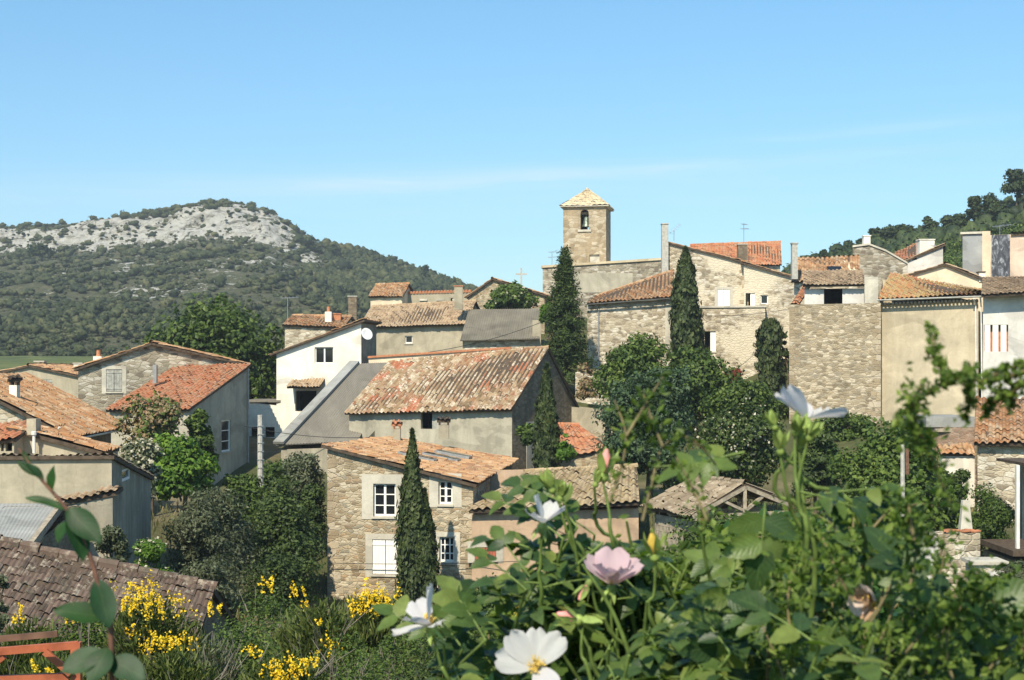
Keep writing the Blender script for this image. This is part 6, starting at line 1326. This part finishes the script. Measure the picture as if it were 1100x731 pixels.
# the leaves one can make out singly
for px, py, d, dr, up, L, n, sz in [(590, 572, 1.25, (-.1, -.2, -.9), (.1, -.9, .5), .05, 1, .034), (640, 560, 1.25, (.7, -.1, -.3), (.1, -.9, .4), .05, 1, .034), (620, 530, 1.28, (.6, -.2, .1), (0, -.8, .6), .05, 2, .024), (600, 535, 1.28, (-.5, -.2, -.4), (0, -.8, .6), .05, 1, .026), (545, 598, 1.27, (-.9, -.1, -.35), (-.3, -.5, .8), .05, 1, .036), (800, 490, 1.15, (-.9, -.1, -.1), (.1, -.6, .8), .06, 3, .026), (715, 600, 1.18, (.6, -.3, -.4), (0, -.8, .6), .05, 2, .03), (610, 690, 1.16, (-.5, -.2, -.7), (0, -.7, .6), .06, 2, .032), (930, 700, 1.05, (.1, -.2, -.9), (0, -.9, .4), .06, 1, .045), (980, 690, 1.05, (.5, -.2, .3), (0, -.9, .4), .06, 2, .035), (790, 600, 1.15, (-.2, -.2, -.9), (.1, -.9, .3), .08, 3, .034), (505, 720, 1.15, (-.3, -.2, -.5), (0, -.9, .5), .06, 2, .04), (880, 488, 1.12, (.5, -.2, -.2), (0, -.9, .5), .05, 1, .036), (830, 478, 1.12, (-.7, -.2, -.3), (0, -.8, .6), .05, 1, .04), (545, 660, 1.2, (-.2, -.2, -.9), (.1, -.9, .3), .06, 2, .04)]:
    compound(lb, sb, pt(px, py, d), dr, up, L, rng, n, sz)
KEEP.clear(); compound(lb, sb, pt(822, 540, 1.12), (-.1, -.25, -.9), (.1, -.85, .5), L=.035, rng=rng, n=2, size=.034); compound(lb, sb, pt(800, 486, 1.15), (-.9, -.1, -.15), (.1, -.6, .8), .05, rng, 3, .024); compound(lb, sb, pt(705, 502, 1.2), (.9, -.1, .1), (0, -.7, .7), .05, rng, 3, .018)
lb.build('leaves', M['rose_leaf'], rose, smooth=True); sb.build('canes', M['stem_green'], rose, smooth=True)

# fine leaved shrub: arching sprays at the right and a leafy body
fs = thing('fine_leaved_shrub', (xp(1000, 1.0), 1.0, -1.72), 'fine leaved green shrub with arching sprays at the right edge', 'shrub'); lb, sb = MB(), MB(); rng = np.random.default_rng(31)
def spray(pts, d, n, w=9, sz=.0037):
    P = [pt(x, y, d + i * .012) for i, (x, y) in enumerate(pts)]; out = cane(sb, P, .0012, .0006); O = np.array([tuple(p) for p in out]); idx = rng.integers(0, len(O) - 1, n); f = rng.random((n, 1)); C = O[idx] * (1 - f) + O[idx + 1] * f
    clump = .45 + .9 * np.abs(np.sin(idx * 1.7 + f[:, 0] * 2.0)); Q = C + rng.normal(0, 1, (n, 3)) * (w / FPX * d) * .5 * clump[:, None]; qx, qy = CX + Q[:, 0] / Q[:, 1] * FPX, CY - Q[:, 2] / Q[:, 1] * FPX; Q = Q[((qx - 942) / 30) ** 2 + ((qy - 645) / 26) ** 2 > 1]; n = len(Q); add_leaves(lb, leaf_quads(Q, rng.normal(0, .6, (n, 3)) + np.array([-.2, -.5, .6]), sz * 1.5, sz * .8, rng), rng)
D0 = .82
spray([(1120, 392), (1085, 404), (1060, 410), (1036, 406), (1012, 412), (990, 428), (960, 455)], D0, 300, 6)
spray([(1018, 412), (1013, 396), (1004, 380), (1001, 352)], D0, 170, 6); spray([(1041, 408), (1040, 396)], D0, 70, 9); spray([(1040, 408), (1041, 428), (1036, 450)], D0, 120, 8)
spray([(1060, 408), (1078, 398), (1098, 391)], D0, 120, 7); spray([(1110, 408), (1090, 420), (1075, 426)], D0, 100, 7); spray([(1075, 414), (1066, 432), (1058, 446)], D0, 90, 8); spray([(1120, 372), (1098, 402), (1085, 440)], D0, 90, 7)
spray([(980, 430), (985, 460), (1000, 490), (1020, 540)], D0, 220, 18); spray([(990, 415), (978, 440), (985, 480)], D0, 150, 16)
# soft yellow green sprays in front of the central trees
for p in ([(655, 540), (668, 500), (672, 465), (660, 430)], [(672, 470), (690, 440), (712, 405)], [(690, 560), (700, 520), (712, 480), (740, 470), (770, 500)], [(712, 480), (700, 450), (690, 420)], [(760, 560), (742, 520), (725, 490)]): spray(p, 1.0, 60, 13, .0048)
for i in range(105):                                               # leafy body of the shrub
    px = rng.uniform(835, 1110); top = np.interp(px, [835, 870, 905, 950, 985, 1010, 1040, 1080, 1110], [640, 585, 555, 548, 560, 595, 630, 655, 660]); py = top + 8 + rng.random() ** .9 * (745 - top); d = rng.uniform(.95, 1.45); a = rng.normal(-1.3, .6); L = rng.uniform(40, 85)
    spray([(px, py), (px + math.cos(a) * L * .5 + rng.normal(0, 5), py + math.sin(a) * L * .5), (px + math.cos(a) * L, py + max(math.sin(a) * L, top - py - 4))], d, 80, 21, rng.uniform(.0042, .0066))
for i in range(150):
    px = rng.uniform(585, 870); top = np.interp(px, [585, 640, 700, 760, 830, 870], [650, 618, 612, 590, 572, 560]); py = top + rng.random() * (745 - top); d = rng.uniform(1.42, 1.8); a = rng.normal(-1.4, .6); L = rng.uniform(30, 70); spray([(px, py), (px + math.cos(a) * L, py + max(math.sin(a) * L, top - py))], d, 75, 22, rng.uniform(.006, .0095))
for i in range(9): x0 = xp(rng.uniform(850, 1100), 1.1); sb.tube([(x0 * .4 + .12, 1.05, -1.72), (x0 * .8, 1.1, -.6), (x0, 1.25 + rng.normal(0, .05), -.24)], [.006, .004, .001], 6)
lb.build('leaves', M['lf_fine'], fs); sb.build('stems', M['stem_brown'], fs)
# brambles behind the roses
def bramble(label, pl, pr, top, d, n, seed, mat='lf_under', sz=.03):
    rng = np.random.default_rng(seed); x = xp((pl + pr) / 2, d); g = gz(x, d); t = thing('bramble', (x, d, g), label, 'bramble'); lb, sb = MB(), MB(); zt = zp(top, d)
    for i in range(16):
        e = Vector((xp(rng.uniform(pl, pr), d), d + rng.normal(0, .2), zt - rng.random() ** 1.5 * .35)); b = Vector((x + rng.normal(0, .25), d + rng.normal(0, .1), g)); m = b.lerp(e, .6) + Vector((0, 0, .2)); sb.tube([b, m, e], [.006, .004, .0015], 5)
    px = rng.uniform(pl, pr, n); tp = top + (rng.random(n) ** .8) * 300; tp += 40 * np.abs((px - (pl + pr) / 2) / (pr - pl) * 2) ** 2; dd = d + rng.normal(0, .22, n); P = np.stack([(px - CX) / FPX * dd, dd, (CY - tp) / FPX * dd + rng.normal(0, .02, n)], 1)
    add_leaves(lb, leaf_quads(P, rng.normal(0, .5, (n, 3)) + np.array([-.1, -.6, .7]), sz, sz * .62, rng, drop=.5), rng); lb.build('leaves', M[mat], t); sb.build('stems', M['stem_brown'], t)
bramble('dark bramble thicket behind the pink rose', 590, 790, 615, 2.3, 5200, 1); bramble('bramble thicket behind the withered rose', 770, 960, 560, 2.4, 6500, 2); bramble('bramble thicket below the garden walls at the right edge', 930, 1130, 640, 2.5, 5200, 3); bramble('low bramble behind the open white rose', 480, 620, 690, 2.2, 2600, 4)
# upright leafy shoot at the left
t = thing('leafy_shoot', (xp(135, 1.05), 1.05, -1.72), 'tall reddish shoot with paired glossy leaves at the left edge', 'plant'); sb = MB(); d = 1.05
spine = cane(sb, [pt(20, 482, d), pt(45, 516, d), pt(72, 548, d), pt(96, 596, d), pt(110, 650, d), pt(121, 735, d), Vector((xp(132, d), d, -.8)), Vector((xp(135, d), d, -1.72))], .0009, .0029); sb.build('stem', M['stem_red'], t, smooth=True)
def sleaf(px, py, dr, up, L, W, curl=.1, fold=.35, dd=d): mb = MB(); blade(mb, pt(px, py, dd), dr, up, L, W, curl=curl, fold=fold, serr=0, st=12, wave=.02, peak=.5); mb.build('leaf', M['shoot_leaf'], t, smooth=True)
sleaf(47, 518, (-.55, -.2, .75), (.6, -.7, .3), 0.0192, 0.0064, .1, .8); sleaf(40, 512, (-.75, -.1, .6), (-.2, -.8, .5), 0.0192, 0.0057, .1, .8); sleaf(33, 500, (-.45, -.1, .8), (.5, -.8, 0), 0.0133, 0.0039)
sleaf(56, 531, (.02, -.1, 1), (-.5, -.8, .2), 0.0221, 0.0096, .12); sleaf(70, 548, (-.95, -.2, .45), (.2, -.7, .7), 0.0310, 0.0077, .2, .6)
sleaf(72, 546, (.75, -.3, -.62), (.2, -.95, .35), 0.0383, 0.0192, .1); sleaf(74, 552, (.42, -.2, -.9), (.7, -.6, .3), 0.0369, 0.0192, .12); sleaf(72, 560, (-.35, -.2, -.8), (-.5, -.8, .3), 0.0177, 0.0115)
sleaf(104, 622, (.35, -.3, -.95), (.4, -.9, .2), 0.0383, 0.0192, .06, .3); sleaf(112, 664, (-.92, -.35, .28), (.1, -.8, .6), 0.0369, 0.0173, .15, .3); sleaf(108, 640, (.3, .1, -.9), (.6, -.8, 0), 0.0221, 0.0128)
sleaf(112, 700, (-.9, -.4, -.35), (.1, -.75, .6), 0.0332, 0.0205, .1, .2); sleaf(118, 708, (.9, -.35, -.35), (-.1, -.75, .6), 0.0332, 0.0205, .1, .2); sleaf(116, 696, (-.25, -.6, -.6), (0, -.6, .8), 0.0295, 0.0217, .2, .2)
sleaf(111, 664, (-.3, -.1, .9), (.3, -.8, .1), 0.0148, 0.0077)
# ================================================================== LIGHT, SKY, CAMERA
EL, AZ = R(46), math.atan2(-.34, -.94)          # sun behind the camera, over the left shoulder
sd = Vector((math.sin(AZ) * math.cos(EL), math.cos(AZ) * math.cos(EL), math.sin(EL)))
sun = bpy.data.lights.new('sun', 'SUN'); sun.energy = 4.5; sun.angle = R(.53); sun.color = (1, .90, .72)
so = bpy.data.objects.new('sun', sun); COL.objects.link(so); so.rotation_euler = sd.to_track_quat('Z', 'Y').to_euler(); so.location = (-20, -20, 40)
w = bpy.data.worlds.new('World'); scene.world = w; w.use_nodes = True; nt = w.node_tree; bg = nt.nodes['Background']
sky = nt.nodes.new('ShaderNodeTexSky'); sky.sky_type = 'NISHITA'; sky.sun_disc = False; sky.sun_elevation = EL; sky.sun_rotation = AZ; sky.altitude = 200; sky.air_density = 1.0; sky.dust_density = .6; sky.ozone_density = 1.2
L = nt.links.new
def wm(op, a, b=None, c=None):
    nd = nt.nodes.new('ShaderNodeMath'); nd.operation = op
    for k_, v in enumerate((a, b, c)):
        if v is None: continue
        if isinstance(v, (int, float)): nd.inputs[k_].default_value = v
        else: L(v, nd.inputs[k_])
    return nd.outputs[0]
tc = nt.nodes.new('ShaderNodeTexCoord'); sx = nt.nodes.new('ShaderNodeSeparateXYZ'); L(tc.outputs['Generated'], sx.inputs[0])
mp = nt.nodes.new('ShaderNodeMapping'); mp.inputs['Scale'].default_value = (5, 2, 70); mp.inputs['Rotation'].default_value = (0, R(3), 0); L(tc.outputs['Generated'], mp.inputs[0])
no = nt.nodes.new('ShaderNodeTexNoise'); no.inputs['Scale'].default_value = 1.3; no.inputs['Detail'].default_value = 6; no.inputs['Roughness'].default_value = .6; no.inputs['Distortion'].default_value = .6; L(mp.outputs[0], no.inputs['Vector'])
def streak(z0, slope, w, x0, x1):        # a thin veil of high cloud
    dz = wm('DIVIDE', wm('SUBTRACT', sx.outputs[2], wm('MULTIPLY_ADD', sx.outputs[0], slope, z0)), w); g = wm('POWER', 2.718, wm('MULTIPLY', wm('MULTIPLY', dz, dz), -1.0))
    dx = wm('DIVIDE', wm('SUBTRACT', sx.outputs[0], (x0 + x1) / 2), (x1 - x0) / 2); return wm('MULTIPLY', g, wm('POWER', 2.718, wm('MULTIPLY', wm('MULTIPLY', dx, dx), -1.0)))
st = wm('ADD', wm('ADD', wm('MULTIPLY', streak(.138, .045, .006, -.16, .24), .6), wm('MULTIPLY', streak(.128, .03, .018, -.5, .4), .35)), wm('MULTIPLY', streak(.150, .06, .004, .15, .34), .4))
cl = wm('MULTIPLY', st, wm('MULTIPLY_ADD', no.outputs[0], 1.3, -.30)); 
mx = nt.nodes.new('ShaderNodeMix'); mx.data_type = 'RGBA'; mx.clamp_factor = True; mx.inputs[7].default_value = (8.6, 6.9, 6.6, 1); L(cl, mx.inputs[0]); L(sky.outputs[0], mx.inputs[6])
tn = nt.nodes.new('ShaderNodeMix'); tn.data_type = 'RGBA'; tn.blend_type = 'MULTIPLY'; tn.inputs[0].default_value = 1; tr_ = nt.nodes.new('ShaderNodeValToRGB'); tr_.color_ramp.elements[0].position = .05; tr_.color_ramp.elements[0].color = (.55, .70, .76, 1); tr_.color_ramp.elements[1].position = .32; tr_.color_ramp.elements[1].color = (.60, .93, 1.0, 1); L(sx.outputs[2], tr_.inputs[0]); L(tr_.outputs[0], tn.inputs[7]); L(mx.outputs[2], tn.inputs[6]); L(tn.outputs[2], bg.inputs[0])
bg.inputs[1].default_value = .125
hz = MB(); hz.box(-1190, 1190, -290, 1290, -40, 105); hm = bpy.data.materials.new('thin air'); hm.use_nodes = True; ht = hm.node_tree; ht.nodes.remove(ht.nodes['Principled BSDF'])
pv = ht.nodes.new('ShaderNodeVolumePrincipled'); pv.inputs['Color'].default_value = (.80, .90, 1, 1); pv.inputs['Density'].default_value = .00025; ht.links.new(pv.outputs[0], ht.nodes['Material Output'].inputs['Volume'])
hzo = hz.build('haze', hm, None, (0, 0, 0)); hzo['kind'] = 'stuff'; hzo['label'] = 'thin summer haze over the valley'
cam = bpy.data.cameras.new('camera'); co = bpy.data.objects.new('camera', cam); COL.objects.link(co); scene.camera = co
co.rotation_euler = (R(90), 0, 0); cam.sensor_width = 36; cam.lens = 36 * FPX / 1100; cam.shift_y = (CY - 365.5) / 1100; cam.clip_start = .05; cam.clip_end = 9000
cam.dof.use_dof = True; cam.dof.focus_distance = 60; cam.dof.aperture_fstop = cam.lens / 2.2
scene.view_settings.view_transform = 'Standard'; scene.view_settings.look = 'None'; scene.view_settings.exposure = .6; scene.view_settings.gamma = 1
scene.cycles.max_bounces = 6; scene.cycles.diffuse_bounces = 3; scene.cycles.transmission_bounces = 4; scene.cycles.use_denoising = True
